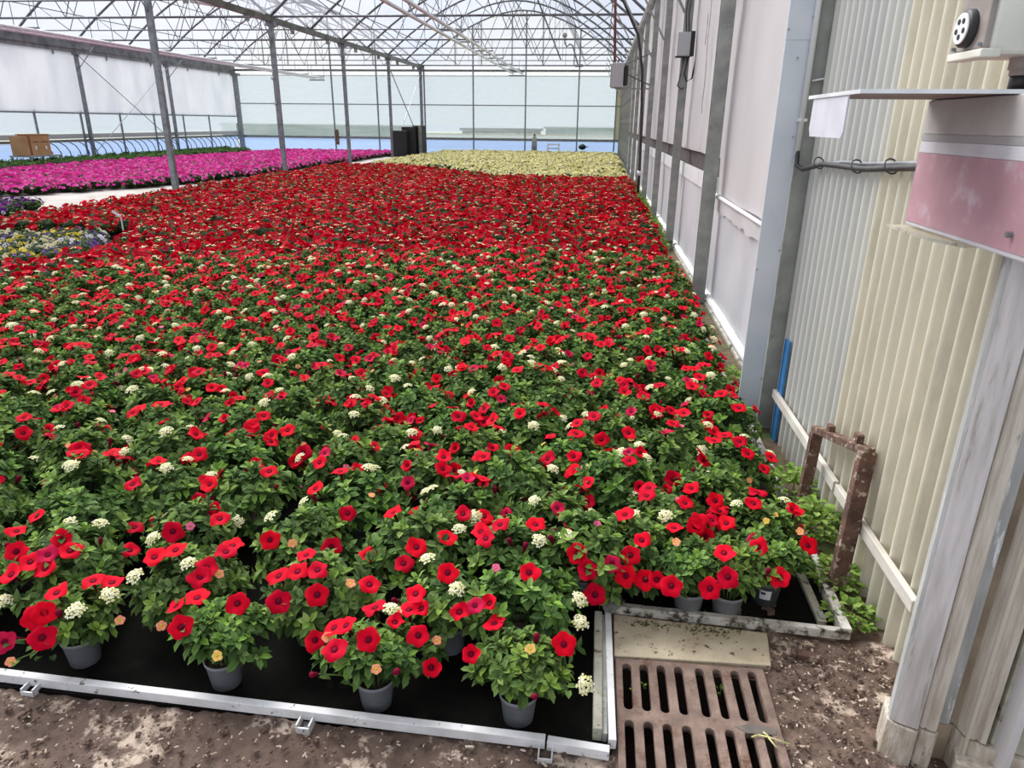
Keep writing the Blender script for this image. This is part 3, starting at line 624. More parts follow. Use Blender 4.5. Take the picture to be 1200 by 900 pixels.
# corners in world space, lean against the wall
A0, A1, B0, B1 = Vector((.895,2.76,-.01)), Vector((.955,2.35,-.005)), Vector((.955,2.80,.39)), Vector((.995,2.40,.545))
off = Vector((.915, 2.45, 0))
A0, A1 = Vector((.915,2.62,.005)), Vector((.945,2.28,.03))
B0, B1 = Vector((.955,2.79,.405)), Vector((.985,2.35,.535))
def L(p): return tuple(p-off)
MB().beam(L(Vector((.925,2.74,.0))), L(B0), .035, .045, (1,0,0)).build('upright', MT['rust'], t, bevel=.003)
MB().beam(L(A1), L(B1), .045, .055, (1,0,0)).build('upright', MT['rust'], t, bevel=.004)
MB().beam(L(B0+Vector((0,.02,.01))), L(B1+Vector((0,-.02,.005))), .03, .04, (1,0,0)).build('top_bar', MT['rust'], t, bevel=.003)
MB().beam(L(A0), L(A1+Vector((0,-.02,0))), .04, .05, (1,0,0)).build('bottom_bar', MT['rust'], t, bevel=.003)
for f in (.28, .82):
    c = B0.lerp(B1, f); MB().box(c.x-off.x-.012, c.x-off.x+.012, c.y-off.y-.02, c.y-off.y+.02, c.z+.02, c.z+.055).build('stub', MT['rust'], t, bevel=.002)
# ---- tray border rails
def bar(name, lab, pts, w, h, m, z0=0.0, clip=None):
    t = thing(name, lab, 'rail', (0,0,0), 'rails edging the flower bed')
    for p, q in zip(pts[:-1], pts[1:]):
        MB().beam((p[0],p[1],z0+h/2), (q[0],q[1],z0+h/2), w, h).build('rail_section', MT[m], t, bevel=.002)
    return t
bar('bed_rail', 'long white painted front rail of the flower bed before the brown soil', [(-3.6,1.532),(-1.492,1.482),(-1.488,1.482),(-.066,1.455)], .024, .032, 'white_paint')
bar('bed_rail', 'short white front rail section meeting the drain corner', [(-.060,1.452),(.108,1.440)], .024, .032, 'white_paint')
bar('bed_rail', 'white rail running along the left side of the drain grate', [(.116,1.468),(.108,2.025)], .021, .034, 'white_paint')
bar('bed_rail', 'dirty white rail behind the concrete slab and drain', [(.128,2.048),(.52,2.032),(.525,2.032),(.885,2.015)], .024, .034, 'dirty_paint')
bar('bed_rail', 'dirty pale rail along the bed edge beside the corrugated wall', [(.892,2.005),(.905,2.6),(.91,3.7)], .032, .045, 'dirty_paint')
bar('bed_rail', 'thin pale rail far along the near wall edge of the bed', [(.905,3.9),(.90,12),(.91,20.5)], .022, .035, 'dirty_paint')
t = thing('edge_board', 'lichened pale board just inside the bed beside the drain rail', 'board', (.082,1.72,0)); MB().box(-.020,.006,-.23,.27,0,.045).build('board_face', MT['pale_board'], t, bevel=.003); MB().box(.007,.020,-.23,.27,0,.03).build('dark_strip', MT['steel_dark'], t)
t = thing('edge_board', 'mossy inner board lying inside the corner by the corrugated wall', 'board', (.84,2.25,0)); MB().box(-.018,.012,-.18,.3,0,.018).build('board_face', MT['pale_board'], t, bevel=.003); MB().box(-.010,.010,-.17,-.13,.018,.022).build('dark_patch', MT['steel_dark'], t)
t = thing('corner_patch', 'crumpled dark grey sheet over the corner of the drain rails', 'sheet', (.108,2.04,.034))
MB().add([(0,0,0)],[]) if False else None
q = MB(); q.v = [(-.03,.03,.004),(.05,.035,.006),(.06,-.0,.010),(.012,-.05,.004),(-.012,-.045,.006),(-.025,-.01,.012),(-.03,.03,-.02),(-.028,-.02,-.02)]
q.f = [(5,0,1,2),(5,2,3,4),(0,5,7,6)]; q.build('sheet_fold', MT['steel_dark'], t); q = MB(); q.v = [(.02,.0,.011),(.065,.03,.008),(.05,-.012,.012)]; q.f = [(0,1,2)]; q.build('torn_edge', MT['rust'], t)
for x, y, lab in ((-.063,1.425,'small square metal rail clip nearest the drain corner'), (-.743,1.440,'small dusty rail clip before the middle of the front rail'), (-1.60,1.462,'flat rail clip half sunk in the soil farthest from the drain')):
    t = thing('rail_clip', lab, 'clip', (x, y, -.012), 'rail clips along the front rail')
    for s in (-.018, .018): MB().box(s-.002, s+.002, -.02, .02, 0, .03).build('side_wall', MT['alu'], t)
    MB().box(-.02, .02, -.022, -.018, 0, .022).build('front_wall', MT['alu'], t); MB().box(-.018, .018, -.02, .02, 0, .003).build('base', MT['steel_dark'], t)
# ---- drain grate
t = thing('drain_grate', 'rusty slotted iron drain grate in the soil beside the flower bed', 'grate', (.362, 1.50, .0))
cu = bpy.data.curves.new('grate_outline', 'CURVE'); cu.dimensions = '2D'; cu.fill_mode = 'BOTH'; cu.extrude = .010; cu.bevel_depth = .002; cu.bevel_resolution = 1
def spl(pts):
    s = cu.splines.new('POLY'); s.points.add(len(pts)-1); s.use_cyclic_u = True
    for p_, q_ in zip(s.points, pts): p_.co = (q_[0], q_[1], 0, 1)
spl([(-.228,-.36),(.222,-.36),(.226,.322),(-.228,.312)])
SX = [-.196, -.143, -.090, -.036, .028, .082, .136, .188]
for k, sx in enumerate(SX):
    for y0, y1 in ((.105,.295+.002*k), (-.145,.070), (-.345,-.18)):
        w = .0155; n = 6
        pts = [(sx+w*math.cos(a), y1-w+w*math.sin(a)) for a in np.linspace(0, math.pi, n)] + [(sx+w*math.cos(a), y0+w+w*math.sin(a)) for a in np.linspace(math.pi, 2*math.pi, n)]
        spl(pts)
co = bpy.data.objects.new('grate_tmp', cu); me = bpy.data.meshes.new_from_object(co); bpy.data.objects.remove(co); bpy.data.curves.remove(cu)
me.materials.clear(); me.materials.append(MT['rust_grate'])
o = inst('slotted_plate', me, t, Matrix.Translation((0,0,-.004)))
MB().box(-.234, -.214, -.36, .30, -.034, -.012).build('side_rib', MT['rust_grate'], t); MB().box(.205, .225, -.36, .31, -.034, -.012).build('side_rib', MT['rust_grate'], t)
MB().prism([(.10,.082),(.15,.098),(.215,.088),(.21,.066),(.13,.062)], .0075, .0095).build('stain_patch', MT['grate_stain'], t)  # flat dark piece standing for a stain patch on the grate
t = thing('straw_wisp', 'pale yellow plant wisp lying on the drain grate', 'straw', (.55, 1.545, .014))
for pts in (((-.03,.01,0),(0,.0,.004),(.05,-.012,0)), ((-.005,0,.003),(.01,-.03,.002)), ((.0,0,.003),(-.015,.02,.002)), ((-.03,.01,0),(-.05,.0,0))):
    MB().tube(pts, .0025, 5).build('stem', MT['straw'], t, True)
# weeds in the drain and along the edge
GREEN = [srgb(108,138,60), srgb(128,156,72), srgb(90,118,54), srgb(142,164,92)]
DARKG = [srgb(74,98,50), srgb(84,110,58), srgb(98,124,66), srgb(62,84,46), srgb(110,134,78)]
def leaf(mb, base, d, up, Ln, Wd, col, fold=.25, droop=.25, det=2):
    d = Vector(d).normalized(); side = d.cross(Vector(up))
    if side.length < 1e-3: side = d.cross(Vector((1,0,0)))
    side.normalize(); n = side.cross(d).normalized(); b = Vector(base)
    if det == 2:
        mid = b + d*Ln*.42; tip = b + d*Ln - n*Ln*droop
        l1, r1 = b + d*Ln*.30 + side*Wd*.42 + n*Wd*fold, b + d*Ln*.30 - side*Wd*.42 + n*Wd*fold
        l2, r2 = b + d*Ln*.74 + side*Wd*.46 + n*(Wd*fold*.8-Ln*droop*.4), b + d*Ln*.74 - side*Wd*.46 + n*(Wd*fold*.8-Ln*droop*.4)
        m2 = b + d*Ln*.76 - n*Ln*droop*.45
        c2 = [x*1.12 for x in col[:3]]
        mb.add([b, l1, l2, tip, r2, r1, mid, m2], [(0,6,1),(1,6,7,2),(2,7,3),(0,5,6),(5,4,7,6),(4,3,7)], [col, c2, c2, col, c2, c2, col, col])
    else:
        mid = b + d*Ln*.5; tip = b + d*Ln - n*Ln*droop
        mb.add([b, mid + side*Wd*.5 + n*Wd*fold, tip, mid - side*Wd*.5 + n*Wd*fold], [(0,1,2),(0,2,3)], col)
def weed(n, spread, hgt, lf, seed, cols=GREEN):
    r = random.Random(seed); m = MB()
    for _ in range(n):
        a = r.uniform(0, 6.28); rr = spread*math.sqrt(r.random()); h = hgt*r.uniform(.3, 1)*(1-.5*rr/spread)
        b = Vector((rr*math.cos(a), rr*math.sin(a), h))
        leaf(m, b, (math.cos(a)*r.uniform(.4,1), math.sin(a)*r.uniform(.4,1), r.uniform(-.1,.7)), (0,0,1), lf*r.uniform(.7,1.2), lf*r.uniform(.55,.75), r.choice(cols), .15, .15)
    return m.mesh('weed_leaves', MT['plant'])
for x, y, z, n, s, h, lf, lab in ((.20,1.74,-.045,7,.018,.03,.016,'tiny weed seedling in the second grate slot from the bed rail'), (.455,1.765,-.05,7,.018,.03,.016,'tiny weed seedling in the grate slot third from the soil side'), (.165,1.395,-.045,7,.018,.03,.018,'tiny weed seedling in the near grate slot at the bed rail'),
                               (.945,2.12,0,150,.075,.06,.028,'round leaved weed clump on the ground between rail corner and corrugated wall'), (.955,2.32,0,200,.09,.10,.03,'bright round leaved weed clump under the foot of the rusty frame'), (.935,2.60,0,340,.11,.22,.036,'tall bright green weed clump growing through the rusty frame'), (.95,2.95,0,260,.12,.18,.034,'weed clump behind the rusty frame'),
                               (.95,4.35,0,300,.24,.16,.038,'weeds at the foot of the torn white wall film')):
    t = thing('weed', lab, 'weed', (x, y, z)); o = inst('weed_leaves', weed(n, s, h, lf, hash(lab) % 999 if False else int(x*1000+y*77)), t); o['kind'] = 'stuff'
    MB().tube([(0,0,-.01),(.004,0,h*.7)], .003, 5).build('stem', MT['plant'], t) if False else None
    q = MB(); q.tube([(0,0,-.01),(.004,0,max(.01,h*.7))], .003, 5); q.c = [GREEN[2]]*len(q.v); q.build('stem', MT['plant'], t)
for k in range(14):
    y = 11.5 + k*.75; t = None
ms = MB(); r = random.Random(3)
for k in range(700):
    y = r.uniform(9.5, 20.5); x = r.uniform(.93, 1.02); leaf(ms, (x, y, r.uniform(0,.10)), (r.uniform(-1,1), r.uniform(-1,1), r.uniform(.1,.8)), (0,0,1), .07, .05, r.choice(GREEN), det=1)
tag(kind(ms.build('weed_strip', MT['plant']), 'stuff', 'bright green weeds filling the strip along the near wall foot'), 'bright green weeds filling the strip along the near wall foot', 'weeds')
ms = MB(); r = random.Random(4)
for k in range(160):
    x = r.gauss(.44, .06) if k < 90 else r.gauss(.26,.05); y = 2.003 - abs(r.gauss(0, .022)); leaf(ms, (x, y, .004), (r.uniform(-1,1), r.uniform(-1,1), r.uniform(.1,.6)), (0,0,1), .012, .008, r.choice([srgb(96,110,44), srgb(74,84,40), srgb(110,122,60)]), det=1)
tag(kind(ms.build('moss_fringe', MT['plant']), 'stuff'), 'olive moss fringe along the dirty rail on the concrete slab', 'moss')
# crumbs and chips on the soil
t = thing('bark_chunk', 'brown broken bark chunk on the soil by the bed corner', 'chunk', (.745,1.905,.0)); MB().prism([(-.035,-.015),(.03,-.022),(.038,.006),(-.03,.018)], -.005, .018).build('block', MT['rust'], t, bevel=.003); MB().prism([(-.05,-.005),(-.037,-.012),(-.034,.018),(-.045,.02)], -.005, .014).build('splinter', MT['clod'], t)
def scatter(name, n, m, rmin, rmax, seed, lab, pale=False):
    r = random.Random(seed); q = MB()
    for _ in range(n):
        while True:
            x, y = (r.uniform(-2.4,.12), r.uniform(1.0,1.44)) if r.random() < .6 else (r.uniform(.59,.99), r.uniform(1.1,1.99))
            break
        s = r.uniform(rmin, rmax)*(1 if r.random() < .85 else 1.7); a = r.uniform(0, 6.28); el = r.uniform(1, 3.2 if pale else 1.5)
        ca, sa = math.cos(a), math.sin(a); V = []
        for dx, dy, dz in ((-1,-1,-.4),(1,-1,-.4),(1,1,-.4),(-1,1,-.4),(-.6,-.6,.7),(.7,-.5,.6),(.6,.7,.7),(-.7,.5,.5)):
            X, Y = dx*s*el*r.uniform(.8,1.2), dy*s*r.uniform(.8,1.2); V.append((x+X*ca-Y*sa, y+X*sa+Y*ca, .002+dz*s*(.5 if pale else 1)))
        q.add(V, [(4,5,6,7),(0,1,5,4),(1,2,6,5),(2,3,7,6),(3,0,4,7)])
    return tag(kind(q.build(name, m), 'stuff'), lab, 'litter')
scatter('soil_crumbs', 2600, MT['clod'], .0015, .0045, 11, 'dark soil crumbs strewn over the bare ground')
scatter('pale_litter', 1300, MT['chip'], .0008, .0026, 12, 'pale bark chips and husks littering the brown soil', True)
# ================================================================ PLANTS
RED = [srgb(218,6,36), srgb(206,5,38), srgb(226,12,44), srgb(196,4,42)]
DEEP = srgb(74,3,14); MAG = srgb(196,26,70); WINE = srgb(120,18,48)
CREAM = [srgb(238,234,190), srgb(246,244,212), srgb(224,222,164)]
PEACH = srgb(244,158,124); PINKC = srgb(236,110,150); YEL = srgb(240,208,80)
def bloom(rad, col, throat, seed, depth=.45, lobes=5, tube=True, wavy=.10, tubecol=None, closed=0., eye=None, rmid=.35):
    """funnel shaped petunia flower opening along +z with its mouth at the origin"""
    r = random.Random(seed); m = MB(); n = lobes*4; ph = r.uniform(0, 6.28)
    lob = [r.uniform(.9, 1.08) for _ in range(lobes)]; tilt = [r.uniform(-.14, .12) for _ in range(lobes)]
    rings = [(.09, -depth*rad, throat), (.19 if eye is None else .24, -depth*rad*.35, throat if eye is None else eye), (rmid+.1 if eye else .36, -.08*rad, col), (.78, .02*rad, col), (1.0, -.03*rad, col)]
    for k, (rr, z, c) in enumerate(rings):
        for j in range(n):
            t = 2*math.pi*j/n; li = j//4; u = (j % 4)/4
            s = 1.0; dz = 0
            if k >= 3:
                s = lob[li]*(1-.17*abs(math.cos(math.pi*u))**3 if k == 4 else 1-.04*abs(math.cos(math.pi*u)))
                dz = rad*(tilt[li]*math.sin(math.pi*u)*(1.2 if k == 4 else .6) + wavy*math.sin(3*t+ph)*(1 if k == 4 else .4))
            rad2 = rr*rad*s*(1-closed*(rr**2)*.6); z2 = z+dz+closed*rad*rr*.6
            cc = [x*(1+.07*math.sin(5*t+seed)) for x in c[:3]]
            m.v.append((rad2*math.cos(t), rad2*math.sin(t), z2)); m.c.append(cc)
    for k in range(4):
        for j in range(n): m.f.append((k*n+j, k*n+(j+1)%n, (k+1)*n+(j+1)%n, (k+1)*n+j))
    m.f.append(tuple(range(n))[::-1])
    if tube:
        q = MB(); q.tube([(0,0,-depth*rad*.3),(0,0,-depth*rad),(0,.02*rad,-1.35*rad)], [rad*.30, rad*.15, rad*.07], 7)
        q.c = [(tubecol or WINE)]*len(q.v); m.add(q.v, q.f, list(q.c))
        for k in range(5):
            a = 6.28*k/5; leaf(m, (0,.02*rad,-1.3*rad), (math.cos(a)*.5, math.sin(a)*.5, 1), (math.cos(a), math.sin(a), 0), rad*.5, rad*.16, DARKG[1], det=1)
    return m
def cream_cluster(rad, seed):
    r = random.Random(seed); m = MB()
    for k in range(19):
        a = k*2.4; rr = rad*math.sqrt(k/19)*.92; b = Vector((rr*math.cos(a), rr*math.sin(a), rad*.45*(1-(rr/rad)**2)))
        nx = Vector((b.x*.8, b.y*.8, rad)).normalized(); u = nx.orthogonal().normalized(); w = nx.cross(u); c = r.choice(CREAM); s = rad*.33
        for q in range(4):
            t = q*math.pi/2+r.uniform(0, 1.5); d = u*math.cos(t)+w*math.sin(t); e = u*-math.sin(t)+w*math.cos(t)
            m.add([b, b+d*s*.7+e*s*.45, b+d*s*1.05+nx*s*.1, b+d*s*.7-e*s*.45], [(0,3,2,1)], c)
        if k % 3 == 0: m.add([b+nx*.0012+u*s*.2, b+nx*.0012+w*s*.2, b+nx*.0012-u*s*.2, b+nx*.0012-w*s*.2], [(0,1,2,3)], srgb(206,208,120))
    q = MB(); q.tube([(0,0,rad*.2),(0,0,-rad*1.6)], rad*.07, 5); m.add(q.v, q.f, DARKG[1])
    return m
BL = [bloom(.037, RED[k % 4], DEEP, 20+k, tube=True, wavy=.07+.02*k).mesh('petunia_bloom', MT['plant'], True) for k in range(4)]
BL += [bloom(.036, RED[1], DEEP, 31, wavy=.22, closed=.25).mesh('petunia_bloom', MT['plant'], True), bloom(.034, MAG, WINE, 32, wavy=.18, closed=.1).mesh('petunia_bloom', MT['plant'], True)]
BUD = MB().tube([(0,0,-.05),(0,0,-.03),(.002,0,-.008),(.004,0,.012),(.004,0,.018)], [.002,.003,.007,.009,.003], 7); BUD.c = [WINE]*len(BUD.v); BUD = BUD.mesh('petunia_bud', MT['plant'], True)
CRM = [cream_cluster(.027, 50+k).mesh('cream_flower_cluster', MT['plant']) for k in range(3)]
PCH = [bloom(.0155, PEACH, srgb(70,50,20), 60, depth=.35, tube=True, wavy=.05, tubecol=YEL, eye=YEL, rmid=.32).mesh('small_peach_bloom', MT['plant'], True),
       bloom(.0155, PINKC, srgb(90,30,40), 61, depth=.35, tube=True, wavy=.05, tubecol=PINKC, eye=srgb(236,170,110), rmid=.32).mesh('small_pink_bloom', MT['plant'], True),
       bloom(.0150, srgb(240,196,110), srgb(60,50,16), 62, depth=.35, tube=True, wavy=.05, tubecol=YEL, eye=srgb(232,206,70), rmid=.32).mesh('small_peach_bloom', MT['plant'], True)]
POT = MB().lathe([(.001,.002),(.040,.0),(.043,.003),(.0525,.086),(.0555,.087),(.0565,.099),(.0545,.100),(.0525,.092),(.049,.060)], 28).mesh('pot', MT['pot'], True)
POTD = POT.copy(); POTD.materials.clear(); POTD.materials.append(MT['pot_dark'])
PEAT = MB().lathe([(.001,.087),(.03,.085),(.0515,.082)], 16).mesh('peat', MT['peat'], True)
def dome(a, e, rad, hgt, z0): return Vector((rad*math.cos(e)*math.cos(a), rad*math.cos(e)*math.sin(a), z0+hgt*math.sin(e)))
PR, PH, PZ = .170, .150, .110
def foliage(seed, nshoot=46, droop_side=None, elo=.10, nd=.9):
    r = random.Random(seed); m = MB(); c0 = Vector((0,0,.085))
    for s in range(nshoot):
        a = s*2.39996+r.uniform(-.3,.3); e = math.asin(r.uniform(elo, 1)) if r.random() < nd else r.uniform(-.15, .1); rad = PR*r.uniform(.72, 1.05)
        if nd > 1 and math.sin(a) < -.25 and e < .8: e = .8+.5*r.random()
        if droop_side is not None and math.cos(a-droop_side) > .8 and e < .2: rad *= 1.25
        tip = dome(a, e, rad, PH*r.uniform(.8, 1.05), PZ); d = (tip-c0).normalized()
        start = c0+Vector((.03*math.cos(a), .03*math.sin(a), 0)); ln = (tip-start).length
        dirg = (d+Vector((0,0,.35))).normalized()
        q = MB(); md = start.lerp(tip, .5)+Vector((0,0,.015)); q.tube([start, md, tip], .0018, 4, False); m.add(q.v, q.f, DARKG[1])
        young = r.random() < .3
        for k in range(8):                        # rosette at the tip
            t = k*2.4+r.uniform(-.4,.4); u = dirg.orthogonal().normalized(); w = dirg.cross(u)
            dd = (u*math.cos(t)+w*math.sin(t))*(.55+.055*k)+dirg*(.9-.09*k)
            leaf(m, tip-dirg*.0035*k, dd, dirg, r.uniform(.023,.034)+.0026*k, r.uniform(.013,.018)+.001*k, r.choice(GREEN[:2]+GREEN[3:] if young and k < 5 else (DARKG+GREEN[:1])), .18, .3)
        for k in range(5):                        # leaves along the stem
            f = .35+.13*k; b = start.lerp(tip, f)+Vector((0,0,.015*math.sin(f*3.14))); t = r.uniform(0, 6.28)
            u = d.orthogonal().normalized(); w = d.cross(u); dd = (u*math.cos(t)+w*math.sin(t))+d*.5+Vector((0,0,.2))
            leaf(m, b, dd, (0,0,1), r.uniform(.034,.052), r.uniform(.019,.027), r.choice(DARKG), .16, .35)
    tn = (r.uniform(.90, 1.04), r.uniform(.96, 1.05), r.uniform(.94, 1.08)); m.c = [[c[0]*tn[0], c[1]*tn[1], c[2]*tn[2]] for c in m.c]
    return m.mesh('foliage', MT['plant'])
FOL = [foliage(100+k, 46+2*(k % 3), None if k % 2 else k*1.1) for k in range(6)]
FOLF = [foliage(140+k, 42, None, .30, 1.1) for k in range(3)]
def project(p):
    d = Vector(p)-Vector((0,0,H)); z = d.dot(fw); return (600+F_PX*d.dot(rt)/z, 450+F_PX*d.dot(dn)/z, z) if z > .1 else (0,0,-1)
def in_view(x, y, mrg=60, z=.2):
    px, py, dz = project((x, y, z)); mm = mrg+ (200/dz if dz > 0 else 0)
    return dz > 0 and -mm < px < 1200+mm and py < 900+mm
def aim(d):
    return Vector(d).normalized().to_track_quat('Z', 'Y').to_matrix().to_4x4()
def make_plant(x, y, idx, nred, ncream, npeach, r, heroes=None, scale=1.0, pot_me=None, front=False):
    t = bpy.data.objects.new('potted_petunia', None); COL.objects.link(t); t.location = (x, y, .0); t.empty_display_size = .05
    rz = r.uniform(-.5, .5) if front else r.uniform(0, 6.28); RZ = Matrix.Rotation(rz, 4, 'Z') @ Matrix.Scale(scale, 4)
    inst('pot', pot_me or POT, t); inst('peat', PEAT, t)
    f = inst('foliage', (FOLF if front else FOL)[idx % (3 if front else 6)], t, RZ); f['kind'] = 'stuff'
    def put(me, nm, lo=.25, up=.6, sc=1.0, lift=.012):
        a = r.uniform(0, 6.28); e = math.asin(r.uniform(lo, 1)); p = dome(a, e, PR*scale*1.0, PH*scale*1.02, PZ)
        n = Vector((math.cos(e)*math.cos(a), math.cos(e)*math.sin(a), math.sin(e)*.9+up)) + Vector((r.uniform(-.45,.45), r.uniform(-.65,.2), r.uniform(-.1,.3)))
        n.normalize(); return inst(nm, me, t, Matrix.Translation(p+n*lift) @ aim(n) @ Matrix.Rotation(r.uniform(0, 6.28), 4, 'Z') @ Matrix.Scale(sc*r.uniform(.86,1.08), 4))
    if heroes:
        for kindc, p, n, sc in heroes:
            me, nm = {'r': (r.choice(BL[:4]), 'petunia_bloom'), 'w': (BL[4], 'petunia_bloom'), 'm': (BL[5], 'petunia_bloom'), 'c': (r.choice(CRM), 'cream_flower_cluster'), 'p': (PCH[0], 'small_peach_bloom'), 'k': (PCH[1], 'small_pink_bloom'), 'y': (PCH[2], 'small_peach_bloom'), 'b': (BUD, 'petunia_bud')}[kindc]
            inst(nm, me, t, Matrix.Translation(Vector(p)-Vector((x, y, 0))) @ aim(n) @ Matrix.Rotation(r.uniform(0, 6.28), 4, 'Z') @ Matrix.Scale(sc, 4))
            v_ = Vector(p)-Vector((x, y, 0))
            if math.hypot(v_.x, v_.y) > .15:
                q = MB(); q.tube([(v_.x*.25, v_.y*.25, .12), tuple(v_*.7+Vector((0,0,.03))), tuple(v_-Vector(n).normalized()*.03)], .0022, 5); q.c = [DARKG[1]]*len(q.v); q.build('flower_stem', MT['plant'], t)
                for f_ in (.45, .6, .75, .88):
                    q = MB(); leaf(q, v_*f_+Vector((0,0,.035*(1-f_))), (r.uniform(-1,1), r.uniform(-1,.4), .4), (0,0,1), .034, .02, r.choice(DARKG)); q.build('stem_leaf', MT['plant'], t)
    for _ in range(nred):
        k = r.random(); me = r.choice(BL[:4]) if k < .78 else (BL[4] if k < .9 else BL[5])
        put(me, 'petunia_bloom', .1, .55, 1.0, .034)
    for _ in range(ncream): put(r.choice(CRM), 'cream_flower_cluster', .3, .8, r.uniform(.85,1.15), .03)
    for _ in range(npeach):
        me = r.choice(PCH); put(me, me.name.split('.')[0], .1, .5, 1.0, .010)
    for _ in range(r.choice((0,1,1,2))): put(BUD, 'petunia_bud', .1, .7, 1.0, .015)
    return t
# ---- where the pots stand
rp = random.Random(21)
rows = [[(-.150,1.545),(-.567,1.545),(-1.041,1.565),(-1.526,1.595),(-1.97,1.61),(-2.4,1.62)],
        [(-.165,1.815),(-.40,1.80),(-.80,1.79),(-1.27,1.80),(-1.72,1.82),(-2.1,1.83)],
        [(.668,2.186),(.516,2.085),(.385,2.085),(.20,2.20),(.02,2.12),(-.22,2.10),(-.58,2.08),(-.98,2.07),(-1.42,2.08),(-1.86,2.08),(-2.3,2.1)]]
k = 0; y = 2.36
while y < 20.9:
    row = []; x = .70-(.20 if k % 2 else 0); 
    while x > -8.95:
        row.append((x+rp.uniform(-.045,.045), y+rp.uniform(-.04,.04))); x -= .395
    rows.append(row); k += 1; y += .258
def in_poly(x, y, P):
    c = False; n = len(P)
    for i in range(n):
        (x1, y1), (x2, y2) = P[i], P[(i+1) % n]
        if (y1 > y) != (y2 > y) and x < (x2-x1)*(y-y1)/(y2-y1)+x1: c = not c
    return c
PANSY = [(-5.7,6.75),(-5.75,7.6),(-6.1,8.7),(-6.4,9.35),(-7.4,9.25),(-9.3,8.9),(-9.3,5.6),(-6.6,6.5)]
spots = []
for ri, row in enumerate(rows):
    for ci, (x, y) in enumerate(sorted(row, reverse=True)):
        if in_poly(x, y, PANSY) or not in_view(x, y): continue
        if x < -9.0 and y < 9.6: continue
        spots.append((math.hypot(x, y), x, y, ri, ci))
spots.sort()
# blooms of the first rows, one by one: kind (r red, w closing, m magenta, c cream, p k y small, b bud), facing, world position
BLOOMS = """rf -0.005 1.997 0.261;rf 0.031 1.958 0.228;rf 0.058 1.923 0.158;rf 0.157 1.993 0.191;rf 0.173 2.047 0.236;ru 0.209 2.086 0.268;rf 0.226 2.006 0.172;mf 0.109 1.992 0.235;wf 0.260 1.983 0.192;rf 0.303 1.949 0.197;rf -0.031 1.588 0.233;ru -0.234 1.660 0.219;wu -0.254 1.710 0.251;mu -0.299 1.698 0.247;wu -0.339 1.667 0.245;rf -0.398 1.781 0.299;rf -0.150 1.813 0.300;kf -0.257 1.854 0.277;ru -0.576 1.913 0.222;ru -0.647 1.769 0.236;ru -0.543 1.957 0.259;ru -0.720 1.966 0.203;ru -0.316 2.030 0.265;ru -0.341 2.074 0.262;ru -0.273 2.078 0.293;ru -0.154 2.099 0.290;pf -0.066 2.202 0.265;ku 0.055 2.121 0.297;cu -0.428 2.117 0.235;cu -0.138 2.028 0.272;cu -0.045 2.057 0.281;cu -0.482 1.875 0.270;cu -0.359 1.721 0.282;cu -0.537 1.631 0.256;cu 0.003 1.801 0.220;cu 0.012 1.742 0.182;cf 0.032 1.483 0.200;yf -0.118 1.513 0.273;pf -0.400 1.611 0.187;pf -0.520 1.430 0.235;rf -0.559 1.494 0.271;rf -0.443 1.574 0.231;wu -0.507 1.569 0.267;ru -0.637 1.543 0.265;ru -0.586 1.640 0.253;ru -0.493 1.671 0.232;ru -0.480 1.708 0.264;wu -0.452 1.666 0.247;wf -0.396 1.523 0.170;wf -0.279 1.523 0.229;pu -0.694 1.730 0.264;ru -0.456 2.031 0.256;ru -0.668 2.134 0.275;ru -0.432 2.219 0.240;ru -0.360 2.246 0.219;ru 0.157 2.199 0.296;ru 0.329 2.193 0.258;pf 0.327 2.094 0.269;cu 0.303 2.250 0.271;bu -0.181 1.992 0.268;rf 0.449 2.251 0.203;ru 0.536 2.318 0.220;rf 0.604 2.121 0.256;rf 0.422 1.938 0.207;rf 0.480 1.966 0.235;rf 0.658 2.030 0.206;pf 0.770 2.244 0.253;ru 0.477 2.043 0.270;ru 0.529 2.439 0.198;rf -1.846 1.770 0.254;ru -1.736 1.703 0.266;ru -1.677 1.692 0.254;ru -1.960 1.898 0.235;ru -1.930 1.969 0.257;rf -1.693 1.794 0.297;ru -1.642 1.761 0.277;ru -1.787 1.676 0.232;mu -1.694 1.728 0.279;ru -1.529 1.558 0.275;ru -1.472 1.635 0.266;ru -1.436 1.665 0.242;cu -1.409 1.609 0.239;cu -1.448 1.522 0.247;cu -1.795 1.630 0.162;cu -1.381 1.702 0.243;cu -1.683 1.953 0.252;cu -1.795 1.954 0.249;rf -1.548 1.488 0.246;rf -1.529 1.501 0.255;rf -1.506 1.450 0.212;mf -1.658 1.476 0.158;pf -1.605 1.430 0.133;pf -1.362 1.575 0.186;pf -1.247 1.601 0.158;ru -1.553 1.908 0.187;ru -1.660 2.090 0.158;rf -1.405 1.949 0.257;kf -1.357 1.977 0.264;cu -1.462 1.927 0.232;ru -1.344 1.755 0.283;ru -1.283 1.778 0.299;cu -1.216 1.734 0.283;ru -1.168 1.745 0.267;ru -1.171 1.712 0.256;pf -1.133 1.753 0.246;ru -1.130 1.622 0.248;ru -1.208 1.630 0.203;rf -1.105 1.495 0.254;rf -0.988 1.594 0.269;yf -0.974 1.440 0.218;ru -1.153 1.840 0.262;ru -1.164 1.902 0.244;rf -1.053 1.952 0.251;rf -0.848 1.974 0.227;rf -0.775 1.672 0.264;rf -0.896 1.665 0.233;ru -0.930 1.751 0.254;ru -0.860 1.738 0.286;ru -0.866 1.821 0.288;ru -0.797 1.742 0.295;rf -0.760 1.595 0.163;pf -0.690 1.530 0.235;ru -0.677 1.552 0.245;ru -0.647 1.469 0.245;ru -1.286 2.047 0.252;bf -0.697 1.442 0.184;pf -0.967 1.937 0.255;cu -1.088 2.053 0.272"""
HEROES = {}
CAMP = Vector((0, 0, H))
